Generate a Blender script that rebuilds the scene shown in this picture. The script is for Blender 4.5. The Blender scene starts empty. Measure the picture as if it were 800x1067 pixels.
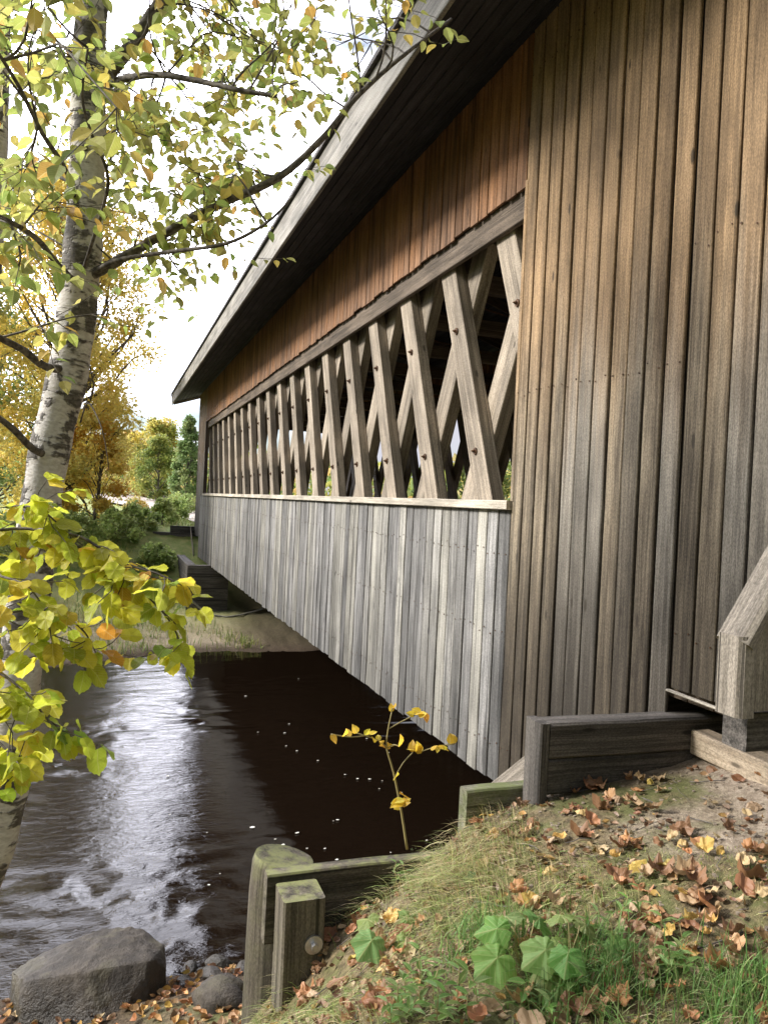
import bpy, math, random
import numpy as np
from mathutils import Vector, Matrix

rng = np.random.default_rng(11)
random.seed(11)
C = bpy.context.scene.collection
RAD = math.radians

# ------------------------------------------------------------------ camera
# metres; eye at the origin, +Y runs along the bridge, +X towards it, Z up
F, CX, CY = 800.0, 400.0, 533.5
yaw, pit, rol = RAD(19.5), RAD(-0.6), RAD(2.7)
fw = np.array([math.sin(yaw)*math.cos(pit), math.cos(yaw)*math.cos(pit), math.sin(pit)])
rt = np.array([math.cos(yaw), -math.sin(yaw), 0.0])
up = np.cross(rt, fw)
rt, up = rt*math.cos(rol)+up*math.sin(rol), -rt*math.sin(rol)+up*math.cos(rol)
cd = bpy.data.cameras.new('camera')
cam = bpy.data.objects.new('camera', cd); C.objects.link(cam)
cam.matrix_world = Matrix(((rt[0], up[0], -fw[0], 0), (rt[1], up[1], -fw[1], 0), (rt[2], up[2], -fw[2], 0), (0, 0, 0, 1)))
cd.sensor_fit = 'VERTICAL'; cd.sensor_height = 36; cd.lens = 36*F/1067
cd.clip_start = 0.05; cd.clip_end = 3000
bpy.context.scene.camera = cam

def at(u, v, d):
    """a point seen at photo pixel (u, v), d metres ahead of the eye"""
    return (rt*(u-CX)/F - up*(v-CY)/F + fw)*d
def on_z(u, v, z):
    r = at(u, v, 1.0); return r*z/r[2]
def on_y(u, v, y):
    r = at(u, v, 1.0); return r*y/r[1]

# ------------------------------------------------------------------ noise
_P = np.random.default_rng(3).permutation(512)
_P = np.concatenate([_P, _P, _P])
_G = np.array([[math.cos(a), math.sin(a)] for a in np.linspace(0, 2*math.pi, 16, endpoint=False)])
def perlin(x, y):
    x = np.asarray(x, float); y = np.asarray(y, float)
    xi = np.floor(x).astype(int); yi = np.floor(y).astype(int)
    xf = x-xi; yf = y-yi; xi &= 511; yi &= 511
    u = xf**3*(xf*(xf*6-15)+10); w = yf**3*(yf*(yf*6-15)+10)
    def g(i, j, dx, dy):
        h = _P[_P[(xi+i) & 511]+((yi+j) & 511)] % 16
        return _G[h, 0]*dx+_G[h, 1]*dy
    a = g(0, 0, xf, yf); b = g(1, 0, xf-1, yf); c = g(0, 1, xf, yf-1); d = g(1, 1, xf-1, yf-1)
    return (a+(b-a)*u)*(1-w)+(c+(d-c)*u)*w
def fbm(x, y, o=4):
    s = 0; a = 1.0
    for k in range(o):
        s = s+a*perlin(x*2**k+17.3*k, y*2**k+5.7*k); a *= .5
    return s
def sstep(a, b, x):
    t = np.clip((np.asarray(x, float)-a)/(b-a), 0, 1); return t*t*(3-2*t)

# ------------------------------------------------------------------ node helpers
class NB:
    def __init__(s, name):
        s.m = bpy.data.materials.new(name); s.m.use_nodes = True
        s.t = s.m.node_tree; s.t.nodes.clear()
        s.out = s.t.nodes.new('ShaderNodeOutputMaterial')
    def n(s, typ, **k):
        nd = s.t.nodes.new(typ)
        for a, b in k.items(): setattr(nd, a, b)
        return nd
    def l(s, a, b): s.t.links.new(a, b)
    def put(s, sock, v):
        if hasattr(v, 'node'): s.l(v, sock)
        elif isinstance(v, (tuple, list)):
            sock.default_value = tuple(v)+(1,) if len(v) == 3 and len(sock.default_value) == 4 else tuple(v)
        else: sock.default_value = v
    def attr(s, name, o='Fac'):
        return s.n('ShaderNodeAttribute', attribute_name=name).outputs[o]
    def math(s, op, a, b=0.0, clamp=False):
        nd = s.n('ShaderNodeMath', operation=op, use_clamp=clamp)
        s.put(nd.inputs[0], a); s.put(nd.inputs[1], b); return nd.outputs[0]
    def vmul(s, v, sc, off=None):
        nd = s.n('ShaderNodeVectorMath', operation='MULTIPLY'); s.l(v, nd.inputs[0]); nd.inputs[1].default_value = sc
        o = nd.outputs[0]
        if off is not None:
            a = s.n('ShaderNodeVectorMath', operation='ADD'); s.l(o, a.inputs[0]); s.put(a.inputs[1], off); o = a.outputs[0]
        return o
    def noise(s, v, sc=1.0, det=4.0, rough=.55, dist=0.0):
        nd = s.n('ShaderNodeTexNoise'); s.l(v, nd.inputs['Vector'])
        nd.inputs['Scale'].default_value = sc; nd.inputs['Detail'].default_value = det
        nd.inputs['Roughness'].default_value = rough; nd.inputs['Distortion'].default_value = dist
        return nd.outputs['Fac']
    def ramp(s, f, a, b, lo=0.0, hi=1.0):
        nd = s.n('ShaderNodeMapRange', interpolation_type='SMOOTHSTEP')
        s.put(nd.inputs['Value'], f)
        for i, v in ((1, a), (2, b), (3, lo), (4, hi)): s.put(nd.inputs[i], v)
        return nd.outputs[0]
    def mix(s, f, a, b, mode='MIX'):
        nd = s.n('ShaderNodeMix', data_type='RGBA', blend_type=mode)
        s.put(nd.inputs[0], f); s.put(nd.inputs[6], a); s.put(nd.inputs[7], b); return nd.outputs[2]
    def bump(s, h, st=.3, dist=.01, nrm=None):
        nd = s.n('ShaderNodeBump'); s.l(h, nd.inputs['Height'])
        nd.inputs['Strength'].default_value = st; nd.inputs['Distance'].default_value = dist
        if nrm: s.l(nrm, nd.inputs['Normal'])
        return nd.outputs[0]
    def pbsdf(s, col, rough=.8, nrm=None, spec=.3, link=True):
        nd = s.n('ShaderNodeBsdfPrincipled'); s.put(nd.inputs['Base Color'], col)
        s.put(nd.inputs['Roughness'], rough); nd.inputs['Specular IOR Level'].default_value = spec
        if nrm is not None: s.l(nrm, nd.inputs['Normal'])
        if link: s.l(nd.outputs[0], s.out.inputs[0])
        return nd
    def pos(s): return s.n('ShaderNodeNewGeometry').outputs['Position']
    def xyz(s, v):
        nd = s.n('ShaderNodeSeparateXYZ'); s.l(v, nd.inputs[0]); return nd.outputs

def wood(name, light, dark, warm=None, zwarm=None, damp=None, streak=.6, moss=None, var=.35, knots=False, grey=None, fine=1.0):
    """weathered board: gc = (along the grain, across, through), rnd = one number per board"""
    b = NB(name)
    gc = b.attr('gc', 'Vector'); rnd = b.attr('rnd')
    grain = b.noise(b.vmul(gc, (4, 120, 120)), 1, 4, .65)
    sawn = b.noise(b.vmul(gc, (70, 130, 130)), 1, 3, .6)
    vor = b.n('ShaderNodeTexVoronoi'); b.l(b.vmul(gc, (1.7, 5.5, 5.5)), vor.inputs['Vector']); vor.inputs['Scale'].default_value = 1
    knot = b.ramp(vor.outputs['Distance'], .05, .10, .85, 0)
    grain2 = b.noise(b.vmul(gc, (.9, 26, 26)), 1, 4, .6, .3)
    stv = b.noise(b.vmul(gc, (.35, 11, 11)), 1, 3, .6)
    blot = b.noise(b.vmul(gc, (1.6, 3.5, 3.5)), 1, 3, .5)
    g = b.math('ADD', b.math('MULTIPLY', grain, .5), b.math('MULTIPLY', grain2, .5))
    col = b.mix(b.ramp(g, .36, .62), dark, light)
    if grey:  # some boards bleached to another tone
        col = b.mix(b.ramp(b.math('FRACT', b.math('MULTIPLY', rnd, 7.31)), .45, .9), col, b.mix(b.ramp(g, .36, .62), tuple(c*.6 for c in grey), grey))
    z = b.xyz(b.pos())[2]
    if warm:
        zz = b.math('ADD', z, b.math('MULTIPLY', b.math('SUBTRACT', stv, .5), zwarm[2]))
        zz = b.math('ADD', zz, b.math('MULTIPLY', b.math('SUBTRACT', rnd, .5), zwarm[3]))
        wcol = b.mix(b.ramp(g, .34, .66), tuple(c*.5 for c in warm), warm)
        col = b.mix(b.ramp(zz, zwarm[0], zwarm[1], 0, zwarm[4]), col, wcol)
    # vertical stains along the grain
    st = b.ramp(stv, .50, .63, 0, streak)
    if damp:
        zd = b.math('ADD', z, b.math('MULTIPLY', b.math('SUBTRACT', stv, .5), damp[2]))
        dz = b.ramp(zd, damp[0], damp[1], damp[3], 0)
        st = b.math('MAXIMUM', b.math('MULTIPLY', st, b.ramp(z, damp[0], damp[1]+1.2, 1.0, .35)), dz)
    col = b.mix(st, col, tuple(c*.17 for c in dark))
    k = b.math('ADD', 1-var, b.math('MULTIPLY', rnd, 2*var))
    k = b.math('MULTIPLY', k, b.ramp(blot, .3, .7, .72, 1.16))
    k = b.math('MULTIPLY', k, b.ramp(sawn, .3, .7, .72, 1.28))
    cc = b.n('ShaderNodeCombineColor'); [b.l(k, cc.inputs[i]) for i in range(3)]
    col = b.mix(1.0, col, cc.outputs[0], 'MULTIPLY')
    # fine checks
    crk = b.ramp(b.noise(b.vmul(gc, (.8, 55, 55), (3.1, 0, 0)), 1, 2, .5), .30, .36, .75*fine, 0)
    col = b.mix(crk, col, tuple(c*.22 for c in dark))
    col = b.mix(knot, col, tuple(c*.3 for c in dark))
    if moss:
        mv = b.noise(b.vmul(b.pos(), (9, 9, 9)), 1, 5, .65)
        nz = b.xyz(b.n('ShaderNodeNewGeometry').outputs['Normal'])[2]
        mf = b.math('MULTIPLY', b.ramp(mv, .38, .62), b.ramp(nz, -.2, .8, moss[1], moss[2]), True)
        col = b.mix(mf, col, moss[0])
    h = b.math('SUBTRACT', b.math('ADD', b.math('ADD', b.math('MULTIPLY', grain, .6), b.math('MULTIPLY', sawn, .3)), b.math('MULTIPLY', grain2, .6)), b.math('MULTIPLY', crk, .8))
    b.pbsdf(col, .82, b.bump(h, .55, .006), .25)
    return b.m

M = {}
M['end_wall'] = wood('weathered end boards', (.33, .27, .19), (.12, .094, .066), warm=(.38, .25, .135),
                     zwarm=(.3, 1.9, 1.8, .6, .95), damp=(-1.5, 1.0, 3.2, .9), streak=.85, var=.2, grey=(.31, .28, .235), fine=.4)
M['low_siding'] = wood('silvered siding boards', (.258, .25, .24), (.106, .104, .10), streak=.85, var=.34, grey=(.34, .325, .285), damp=(-2.9, -.2, 2.2, .6), fine=.8)
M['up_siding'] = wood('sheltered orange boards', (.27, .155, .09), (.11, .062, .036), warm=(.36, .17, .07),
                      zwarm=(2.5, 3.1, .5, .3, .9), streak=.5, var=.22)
M['lattice'] = wood('pale lattice timber', (.36, .305, .24), (.20, .165, .125), streak=.35, var=.16)
M['trim'] = wood('bleached trim timber', (.50, .45, .37), (.29, .26, .21), streak=.3, var=.12)
M['header'] = wood('header timber', (.16, .125, .095), (.08, .062, .046), streak=.4, var=.12)
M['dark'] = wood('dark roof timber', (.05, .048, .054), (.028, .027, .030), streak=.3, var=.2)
M['fascia'] = wood('fascia timber', (.36, .34, .30), (.2, .185, .16), streak=.45, var=.12)
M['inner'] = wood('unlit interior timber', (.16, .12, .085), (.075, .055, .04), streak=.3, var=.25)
M['railtie'] = wood('dark creosoted timber', (.15, .135, .12), (.06, .054, .048), streak=.5, var=.1, fine=.6)
M['mossy'] = wood('mossy green timber', (.27, .26, .19), (.12, .115, .08), streak=.4, var=.1, moss=((.15, .18, .06), .5, .75))
M['post'] = wood('wet grey post timber', (.15, .13, .10), (.06, .05, .038), streak=.6, var=.08, moss=((.19, .20, .08), .0, .85))
M['beam'] = wood('pale sawn curb beam', (.50, .41, .30), (.32, .25, .175), streak=.25, var=.08)
M['wing'] = wood('guard wing boards', (.33, .29, .24), (.17, .148, .12), streak=.3, var=.12)
M['fence'] = wood('old fence rail', (.25, .23, .2), (.13, .12, .1), streak=.3, var=.2)

def simple(name, col, rough=.7, metal=0.0, nscale=0, col2=None, bmp=0):
    b = NB(name); nrm = None; c = col
    if nscale:
        f = b.noise(b.pos(), nscale, 5, .6)
        c = b.mix(b.ramp(f, .35, .65), col, col2 or tuple(x*.5 for x in col))
        if bmp: nrm = b.bump(f, bmp, .02)
    p = b.pbsdf(c, rough, nrm); p.inputs['Metallic'].default_value = metal
    return b.m
M['iron'] = simple('rusty iron', (.07, .05, .04), .6, .7, 60, (.15, .08, .04))
M['zinc'] = simple('galvanised steel', (.62, .62, .63), .42, .9, 30, (.45, .45, .46))
M['backing'] = simple('dark gap behind boards', (.03, .022, .016), .95, 0, 5)
M['cable'] = simple('grey cable sheath', (.4, .38, .34), .6, 0, 20)
M['shingle'] = simple('grey roof shingle', (.14, .13, .125), .9, 0, 14, (.07, .068, .066), .3)

def leaf_mat(name, trans=.45, spot=.4, vc=(.75, .70, .35), vk=1.0):
    b = NB(name)
    col = b.attr('lc', 'Color')
    f = b.noise(b.pos(), 90, 3, .6)
    if spot > 0:
        lx, ly, lz = b.xyz(b.attr('luv', 'Vector')); ax_ = b.math('ABSOLUTE', lx)
        sv = b.math('FRACT', b.math('SUBTRACT', b.math('MULTIPLY', ly, 8.0), b.math('MULTIPLY', ax_, 7.0)))
        vein = b.math('MAXIMUM', b.ramp(b.math('ABSOLUTE', b.math('SUBTRACT', sv, .5)), .0, .13, .45, 0), b.ramp(ax_, .008, .03, .7, 0))
        br = b.mix(.5, col, vc); col = b.mix(b.math('MULTIPLY', vein, vk), col, br)
        rim = b.ramp(b.math('ADD', ax_, b.math('MULTIPLY', b.math('SUBTRACT', b.noise(b.pos(), 22, 2), .5), .5)), .30, .48, 0, spot*.8)
        col = b.mix(rim, col, (.33, .17, .05))
    col = b.mix(b.ramp(f, .56, .74, 0, spot), col, (.16, .075, .02))
    p = b.pbsdf(col, .5, None, .3, link=False)
    t = b.n('ShaderNodeBsdfTranslucent'); b.l(col, t.inputs[0])
    m = b.n('ShaderNodeMixShader'); m.inputs[0].default_value = trans
    b.l(p.outputs[0], m.inputs[1]); b.l(t.outputs[0], m.inputs[2]); b.l(m.outputs[0], b.out.inputs[0])
    return b.m
M['leaf'] = leaf_mat('living leaf', .6, .3); M['farleaf'] = leaf_mat('distant leaf', .5, 0.0)
M['deadleaf'] = leaf_mat('fallen leaf', .15, .5, (.12, .06, .03), .8); M['blade'] = leaf_mat('grass blade', .3, 0.0)

b = NB('birch bark')
gc = b.attr('gc', 'Vector')
lent = b.noise(b.vmul(gc, (26, 4, 4)), 1, 4, .6)
patch = b.noise(b.vmul(gc, (3.2, 3.0, 3.0)), 1, 5, .62, .6)
fine = b.noise(b.vmul(gc, (70, 26, 26)), 1, 3, .6)
base = b.mix(b.ramp(fine, .3, .7), (.44, .41, .375), (.62, .595, .56))
base = b.mix(b.ramp(b.noise(b.vmul(gc, (1.6, 2, 2), (9, 0, 0)), 1, 3), .45, .7, 0, .45), base, (.40, .32, .24))
base = b.mix(b.ramp(lent, .60, .68, 0, .8), base, (.09, .075, .065))
rough_f = b.math('MULTIPLY', b.ramp(b.math('ADD', patch, b.math('MULTIPLY', b.math('SUBTRACT', lent, .5), .5)), .49, .56), .94)
base = b.mix(rough_f, base, b.mix(b.ramp(fine, .3, .7), (.035, .03, .027), (.13, .115, .10)))
b.pbsdf(base, .75, b.bump(b.math('ADD', b.math('MULTIPLY', rough_f, 1.3), b.math('MULTIPLY', fine, .5)), .7, .012), .3)
M['birch'] = b.m
b = NB('dark twig bark')
gc = b.attr('gc', 'Vector')
f = b.noise(b.vmul(gc, (30, 30, 30)), 1, 4, .6)
b.pbsdf(b.mix(b.ramp(f, .35, .65), (.05, .042, .036), (.17, .15, .13)), .85, b.bump(f, .6, .006))
M['twig'] = b.m
b = NB('grey trunk bark')
f = b.noise(b.vmul(b.pos(), (9, 9, 2.5)), 1, 5, .6)
b.pbsdf(b.mix(b.ramp(f, .35, .65), (.06, .05, .042), (.2, .175, .15)), .9, b.bump(f, .6, .03))
M['trunk'] = b.m
b = NB('green stem'); f = b.noise(b.pos(), 30)
b.pbsdf(b.mix(f, (.22, .2, .08), (.36, .28, .13)), .6); M['stem'] = b.m

b = NB('river stone')
p_ = b.pos(); f = b.noise(p_, 5, 7, .65); f2 = b.noise(p_, 45, 4, .65); f3 = b.noise(p_, 2.2, 3, .6)
c = b.mix(b.ramp(f, .35, .65), (.028, .023, .018), (.07, .058, .045))
c = b.mix(b.ramp(f2, .58, .72, 0, .5), c, (.05, .045, .04))
c = b.mix(b.ramp(f3, .52, .62, 0, .55), c, (.095, .085, .055))
z = b.xyz(p_)[2]
c = b.mix(b.ramp(b.math('ADD', z, b.math('MULTIPLY', f, .25)), -3.86, -3.68, .7, 0), c, (.025, .022, .018))
b.pbsdf(c, b.ramp(z, -3.9, -3.6, .35, .85), b.bump(b.math('ADD', f, b.math('MULTIPLY', f2, .5)), .8, .04), .4); M['stone'] = b.m

b = NB('ground')
p_ = b.pos(); gm = b.attr('gmask'); rd = b.attr('wet')
n1 = b.noise(p_, 3.0, 6, .65); n2 = b.noise(p_, 28, 6, .7); n3 = b.noise(p_, 140, 3, .6)
dirt = b.mix(b.ramp(n2, .35, .65), (.26, .205, .15), (.44, .365, .28))
dirt = b.mix(b.ramp(n3, .55, .7, 0, .7), dirt, (.12, .085, .06))
dirt = b.mix(b.ramp(n1, .5, .66, 0, .4), dirt, (.15, .14, .06))
soil = b.mix(b.ramp(n2, .35, .65), (.085, .066, .038), (.23, .18, .10))
soil = b.mix(b.ramp(n1, .44, .6, 0, .7), soil, (.12, .14, .045))
c = b.mix(gm, dirt, soil)
c = b.mix(rd, c, b.mix(b.ramp(n2, .35, .65), (.045, .032, .022), (.11, .08, .055)))
far = b.xyz(p_)[1]
c = b.mix(b.ramp(far, 20, 27), c, b.mix(b.ramp(n1, .38, .62), (.19, .25, .065), (.30, .31, .11)))
c = b.mix(b.math('MULTIPLY', rd, b.ramp(far, 20, 22, 0, .85)), c, b.mix(b.ramp(n2, .35, .65), (.05, .04, .026), (.115, .09, .058)))
b.pbsdf(c, .92, b.bump(b.math('ADD', n2, b.math('MULTIPLY', n3, .5)), .8, .03), .2); M['ground'] = b.m
M['gravel'] = simple('pale gravel', (.46, .40, .36), .95, 0, 8, (.34, .29, .26), .2)

b = NB('river water')
p_ = b.pos()
wv = b.noise(b.vmul(p_, (5, 11, 1)), 1, 5, .6, .8)
wv2 = b.noise(b.vmul(p_, (16, 34, 1)), 1, 3, .55, .4)
xx = b.xyz(p_)
amp = b.ramp(xx[0], .4, 2.8, 1.0, .18)
h = b.math('MULTIPLY', b.math('ADD', wv, b.math('MULTIPLY', wv2, .35)), amp)
p = b.pbsdf((.007, .0042, .0025), .03, b.bump(h, .5, .014), .5); p.inputs['IOR'].default_value = 1.333
M['water'] = b.m
M['grit'] = simple('brown grit', (.27, .22, .165), .95, 0, 20)
M['foam'] = simple('river foam', (.72, .70, .64), .8)

# ------------------------------------------------------------------ object helpers
def tag(o, label=None, cat=None, group=None, kind=None):
    if label: o['label'] = label
    if cat: o['category'] = cat
    if group: o['group'] = group
    if kind: o['kind'] = kind
    return o
def empty(name, loc, label, cat, group=None):
    o = bpy.data.objects.new(name, None); C.objects.link(o); o.location = loc; o.empty_display_size = .2
    return tag(o, label, cat, group)
def link(name, me, parent=None):
    o = bpy.data.objects.new(name, me); C.objects.link(o)
    if parent is not None:
        o.parent = parent
        r = parent; off = Vector((0, 0, 0))
        while r is not None: off += r.location; r = r.parent
        o.location = -off
    return o
def npmesh(name, V, faces, mat, smooth=False, attrs=None):
    """faces: list of (k, n) int arrays"""
    me = bpy.data.meshes.new(name)
    V = np.asarray(V, np.float32)
    me.vertices.add(len(V)); me.vertices.foreach_set('co', V.ravel())
    faces = [np.asarray(f) for f in faces if len(f)]
    tot = sum(f.size for f in faces); nf = sum(len(f) for f in faces)
    me.loops.add(tot); me.loops.foreach_set('vertex_index', np.concatenate([f.ravel() for f in faces]).astype(np.int32))
    sizes = np.concatenate([np.full(len(f), f.shape[1]) for f in faces])
    st = np.concatenate([[0], np.cumsum(sizes)[:-1]]).astype(np.int32)
    me.polygons.add(nf); me.polygons.foreach_set('loop_start', st)
    me.polygons.foreach_set('use_smooth', np.full(nf, smooth))
    me.update(calc_edges=True); me.validate()
    for k, a in (attrs or {}).items():
        a = np.asarray(a, np.float32)
        if a.ndim == 1:
            me.attributes.new(k, 'FLOAT', 'POINT').data.foreach_set('value', a)
        elif k == 'lc':
            aa = np.concatenate([a, np.ones((len(a), 1), np.float32)], 1)
            me.attributes.new(k, 'FLOAT_COLOR', 'POINT').data.foreach_set('color', aa.ravel())
        else:
            me.attributes.new(k, 'FLOAT_VECTOR', 'POINT').data.foreach_set('vector', a.ravel())
    me.materials.append(mat)
    return me

class MB:
    def __init__(s): s.v = []; s.f = []; s.g = []; s.r = []; s.sm = []
    def board(s, p0, p1, w, t, side, ch=.006, seg=1, jit=0.0, rnd=None, taper=None):
        """timber from p0 to p1, w wide along side, t thick, edges chamfered"""
        p0 = np.array(p0, float); p1 = np.array(p1, float)
        ax = p1-p0; L = np.linalg.norm(ax); ax /= L
        sd = np.array(side, float); sd -= ax*sd.dot(ax); sd /= np.linalg.norm(sd)
        th = np.cross(ax, sd)
        r = random.random() if rnd is None else rnd
        off = random.random()*60; o2 = random.random()*9
        b0 = len(s.v); a, c = w/2, t/2; ch = min(ch, a*.6, c*.6)
        prof = [(-a+ch, -c), (a-ch, -c), (a, -c+ch), (a, c-ch), (a-ch, c), (-a+ch, c), (-a, c-ch), (-a, -c+ch)]
        for i in range(seg+1):
            q = p0+ax*L*i/seg; dw = (random.random()-.5)*jit; dt = (random.random()-.5)*jit
            k = 1.0 if taper is None else 1+(taper-1)*i/seg
            for (x, y) in prof:
                s.v.append(q+sd*(x*k+dw)+th*(y*k+dt)); s.g.append((L*i/seg+off, x+o2, y+o2)); s.r.append(r)
        for i in range(seg):
            for j in range(8):
                j2 = (j+1) % 8; A = b0+i*8
                s.f.append((A+j, A+j2, A+8+j2, A+8+j)); s.sm.append(False)
        s.f.append(tuple(b0+j for j in reversed(range(8)))); s.f.append(tuple(b0+seg*8+j for j in range(8))); s.sm += [False]*2
        return s
    def box(s, x0, x1, y0, y1, z0, z1, axis='x', **k):
        c = [(x0+x1)/2, (y0+y1)/2, (z0+z1)/2]; d = [x1-x0, y1-y0, z1-z0]
        i = 'xyz'.index(axis); a = list(c); b_ = list(c); a[i] -= d[i]/2; b_[i] += d[i]/2
        j = (i+1) % 3; side = [0, 0, 0]; side[j] = 1
        return s.board(a, b_, d[j], d[(i+2) % 3], side, **k)
    def tube(s, pts, rad, n=8, cap=True, rough=0.0, smooth=True):
        pts = [np.array(p, float) for p in pts]; m = len(pts)
        rad = [rad]*m if np.isscalar(rad) else rad
        r = random.random(); off = random.random()*40; b0 = len(s.v); L = 0
        t0 = pts[1]-pts[0]; ref = np.array([1., 0, 0]) if abs(t0[2]) > .6*np.linalg.norm(t0) else np.array([0., 0, 1])
        for i in range(m):
            t = pts[min(i+1, m-1)]-pts[max(i-1, 0)]; t /= np.linalg.norm(t)+1e-9
            u = ref-t*ref.dot(t); u /= np.linalg.norm(u)+1e-9; w = np.cross(t, u); ref = u
            if i: L += np.linalg.norm(pts[i]-pts[i-1])
            for j in range(n):
                a = 2*math.pi*j/n; rr = rad[i]*(1+rough*(random.random()-.5))
                s.v.append(pts[i]+(u*math.cos(a)+w*math.sin(a))*rr)
                s.g.append((L+off, math.cos(a)*rad[0]*1.0+off, math.sin(a)*rad[0]+off)); s.r.append(r)
        for i in range(m-1):
            for j in range(n):
                j2 = (j+1) % n; A = b0+i*n
                s.f.append((A+j, A+j2, A+n+j2, A+n+j)); s.sm.append(smooth)
        if cap:
            s.f.append(tuple(b0+j for j in reversed(range(n)))); s.f.append(tuple(b0+(m-1)*n+j for j in range(n))); s.sm += [False]*2
        return s
    def prism(s, poly, d):
        """poly: list of 3D points, extruded by vector d"""
        n = len(poly); b0 = len(s.v); r = random.random(); off = random.random()*30
        for k in (0, 1):
            for p in poly:
                q = np.array(p, float)+np.array(d, float)*k; s.v.append(q); s.g.append((q[2]+off, q[0]+off, q[1]+off)); s.r.append(r)
        s.f.append(tuple(b0+j for j in reversed(range(n)))); s.f.append(tuple(b0+n+j for j in range(n)))
        for j in range(n): s.f.append((b0+j, b0+(j+1) % n, b0+n+(j+1) % n, b0+n+j))
        s.sm += [False]*(n+2); return s
    def mesh(s, name, mat):
        me = bpy.data.meshes.new(name); me.from_pydata([tuple(v) for v in s.v], [], s.f)
        me.polygons.foreach_set('use_smooth', s.sm)
        me.attributes.new('gc', 'FLOAT_VECTOR', 'POINT').data.foreach_set('vector', np.array(s.g, np.float32).ravel())
        me.attributes.new('rnd', 'FLOAT', 'POINT').data.foreach_set('value', np.array(s.r, np.float32))
        me.materials.append(mat); me.update()
        return me
    def build(s, name, mat, parent=None): return link(name, s.mesh(name, mat), parent)

# leaf templates: midrib along +Y, face +Z
def ovate(w=.72):
    v = [(0, 0, 0), (0, .32, -.03), (0, .64, -.05), (0, 1.02, -.16)]
    for sx in (-1, 1): v += [(sx*w*.34, .14, .04), (sx*w*.5, .40, .07), (sx*w*.33, .72, .02)]
    f3 = [(0, 4, 1), (1, 4, 5), (2, 6, 3), (0, 1, 7), (1, 8, 7), (2, 3, 9)]; f4 = [(1, 5, 6, 2), (1, 2, 9, 8)]
    return np.array(v), np.array(f3), np.array(f4)
def polar(rf, na=30, rings=(.3, .65, 1.0), cy=.42, zf=None):
    v = [(0, cy, .03)]; f3 = []; f4 = []
    for ri, k in enumerate(rings):
        for a in range(na):
            th = 2*math.pi*a/na; r = rf(th if th <= math.pi else th-2*math.pi)*k
            v.append((r*math.sin(th), cy+r*math.cos(th), zf(th, k) if zf else 0.0))
    for a in range(na):
        b_ = (a+1) % na; f3.append((0, 1+b_, 1+a))
        for ri in range(len(rings)-1):
            o = 1+ri*na; f4.append((o+a, o+b_, o+na+b_, o+na+a))
    return np.array(v), np.array(f3), np.array(f4)
def _mr(th):
    r = .345
    for t0, a, w_ in ((0, .26, .40), (.95, .17, .36), (-.95, .17, .36), (1.85, .08, .34), (-1.85, .08, .34)): r += a*math.exp(-((th-t0)/w_)**2)
    return (r+.022*math.cos(13*th))*(1-.25*math.exp(-((abs(th)-math.pi)/.25)**2))
def maple(): return polar(_mr, 40, (.3, .65, 1.0), .36, lambda th, k: .045*k*math.cos(5*th/1.0)*(1 if abs(th) < 2.6 or th > 3.6 else 0)-.12*k*k)
def deadoval(): return polar(lambda th: (.50 if abs(th) < .12 else .43)*(1-.34*math.sin(th)**2)+.012*math.cos(11*th), 22, (.4, .75, 1.0), .45)
def diamond():
    return np.array([(0, 0, 0), (.36, .48, .06), (0, 1, -.06), (-.36, .48, .06)]), np.array([(0, 1, 2), (0, 2, 3)]), np.zeros((0, 4), int)
OV, MP, DI = ovate(), maple(), diamond()
LIME = polar(lambda th: (.58 if abs(th) < .1 else .50)*(1-.20*math.sin(th)**2)*(1-.12*math.exp(-((abs(th)-math.pi)/.3)**2))+.012*math.cos(16*th), 32, (.5, 1.0), .45, lambda th, k: .10*abs(math.sin(th))*k-.09*k*max(0, math.cos(th))+.025*math.sin(5*th)*k); DO = deadoval()
def curl(T, k, seed):
    v, a, q = T; v = v.copy(); rr = random.Random(seed)
    ph = rr.random()*6
    v[:, 2] += k*(v[:, 0]**2*1.5+(v[:, 1]-.45)**2*.8)+.075*np.sin(6*v[:, 0]+4*v[:, 1]+ph)+.05*np.sin(13*v[:, 0]-9*v[:, 1]+2*ph)+.04*rr.random()*np.sin(21*v[:, 1]+ph)
    return v, a, q
def unit(a): return a/(np.linalg.norm(a, axis=-1, keepdims=True)+1e-9)
def leaves(T, P, D, N, S, COL):
    """instances of one leaf shape as one mesh's arrays"""
    v, f3, f4 = T; P = np.asarray(P, float); n = len(P); k = len(v)
    Y = unit(np.asarray(D, float)); Z = np.asarray(N, float); Z = unit(Z-Y*(Z*Y).sum(1, keepdims=True)); X = np.cross(Y, Z)
    S = np.asarray(S, float)
    W = P[:, None, :]+S[:, None, None]*(v[None, :, 0:1]*X[:, None]+v[None, :, 1:2]*Y[:, None]+v[None, :, 2:3]*Z[:, None])
    base = (np.arange(n)*k)[:, None, None]
    F3 = (base+f3[None]).reshape(-1, 3); F4 = (base+f4[None]).reshape(-1, 4) if len(f4) else np.zeros((0, 4), int)
    return W.reshape(-1, 3), [F3, F4], np.repeat(np.asarray(COL, float), k, 0)
def leaf_obj(name, T, P, D, N, S, COL, mat, parent=None):
    V, Fs, c = leaves(T, P, D, N, S, COL)
    at_ = {'lc': c}
    if mat in (M['leaf'], M['deadleaf']): at_['luv'] = np.tile(T[0], (len(S), 1))
    return link(name, npmesh(name, V, Fs, mat, False, at_), parent)
def rand_dir(n, zb=0.0):
    d = rng.normal(size=(n, 3)); d[:, 2] += zb; return unit(d)
def palette(n, cols, wts, jit=.18):
    c = np.array(cols)[rng.choice(len(cols), n, p=np.array(wts)/sum(wts))]
    return np.clip(c*(1+jit*rng.normal(size=(n, 1)))*(1+.06*rng.normal(size=(n, 3))), .005, .95)

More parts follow.
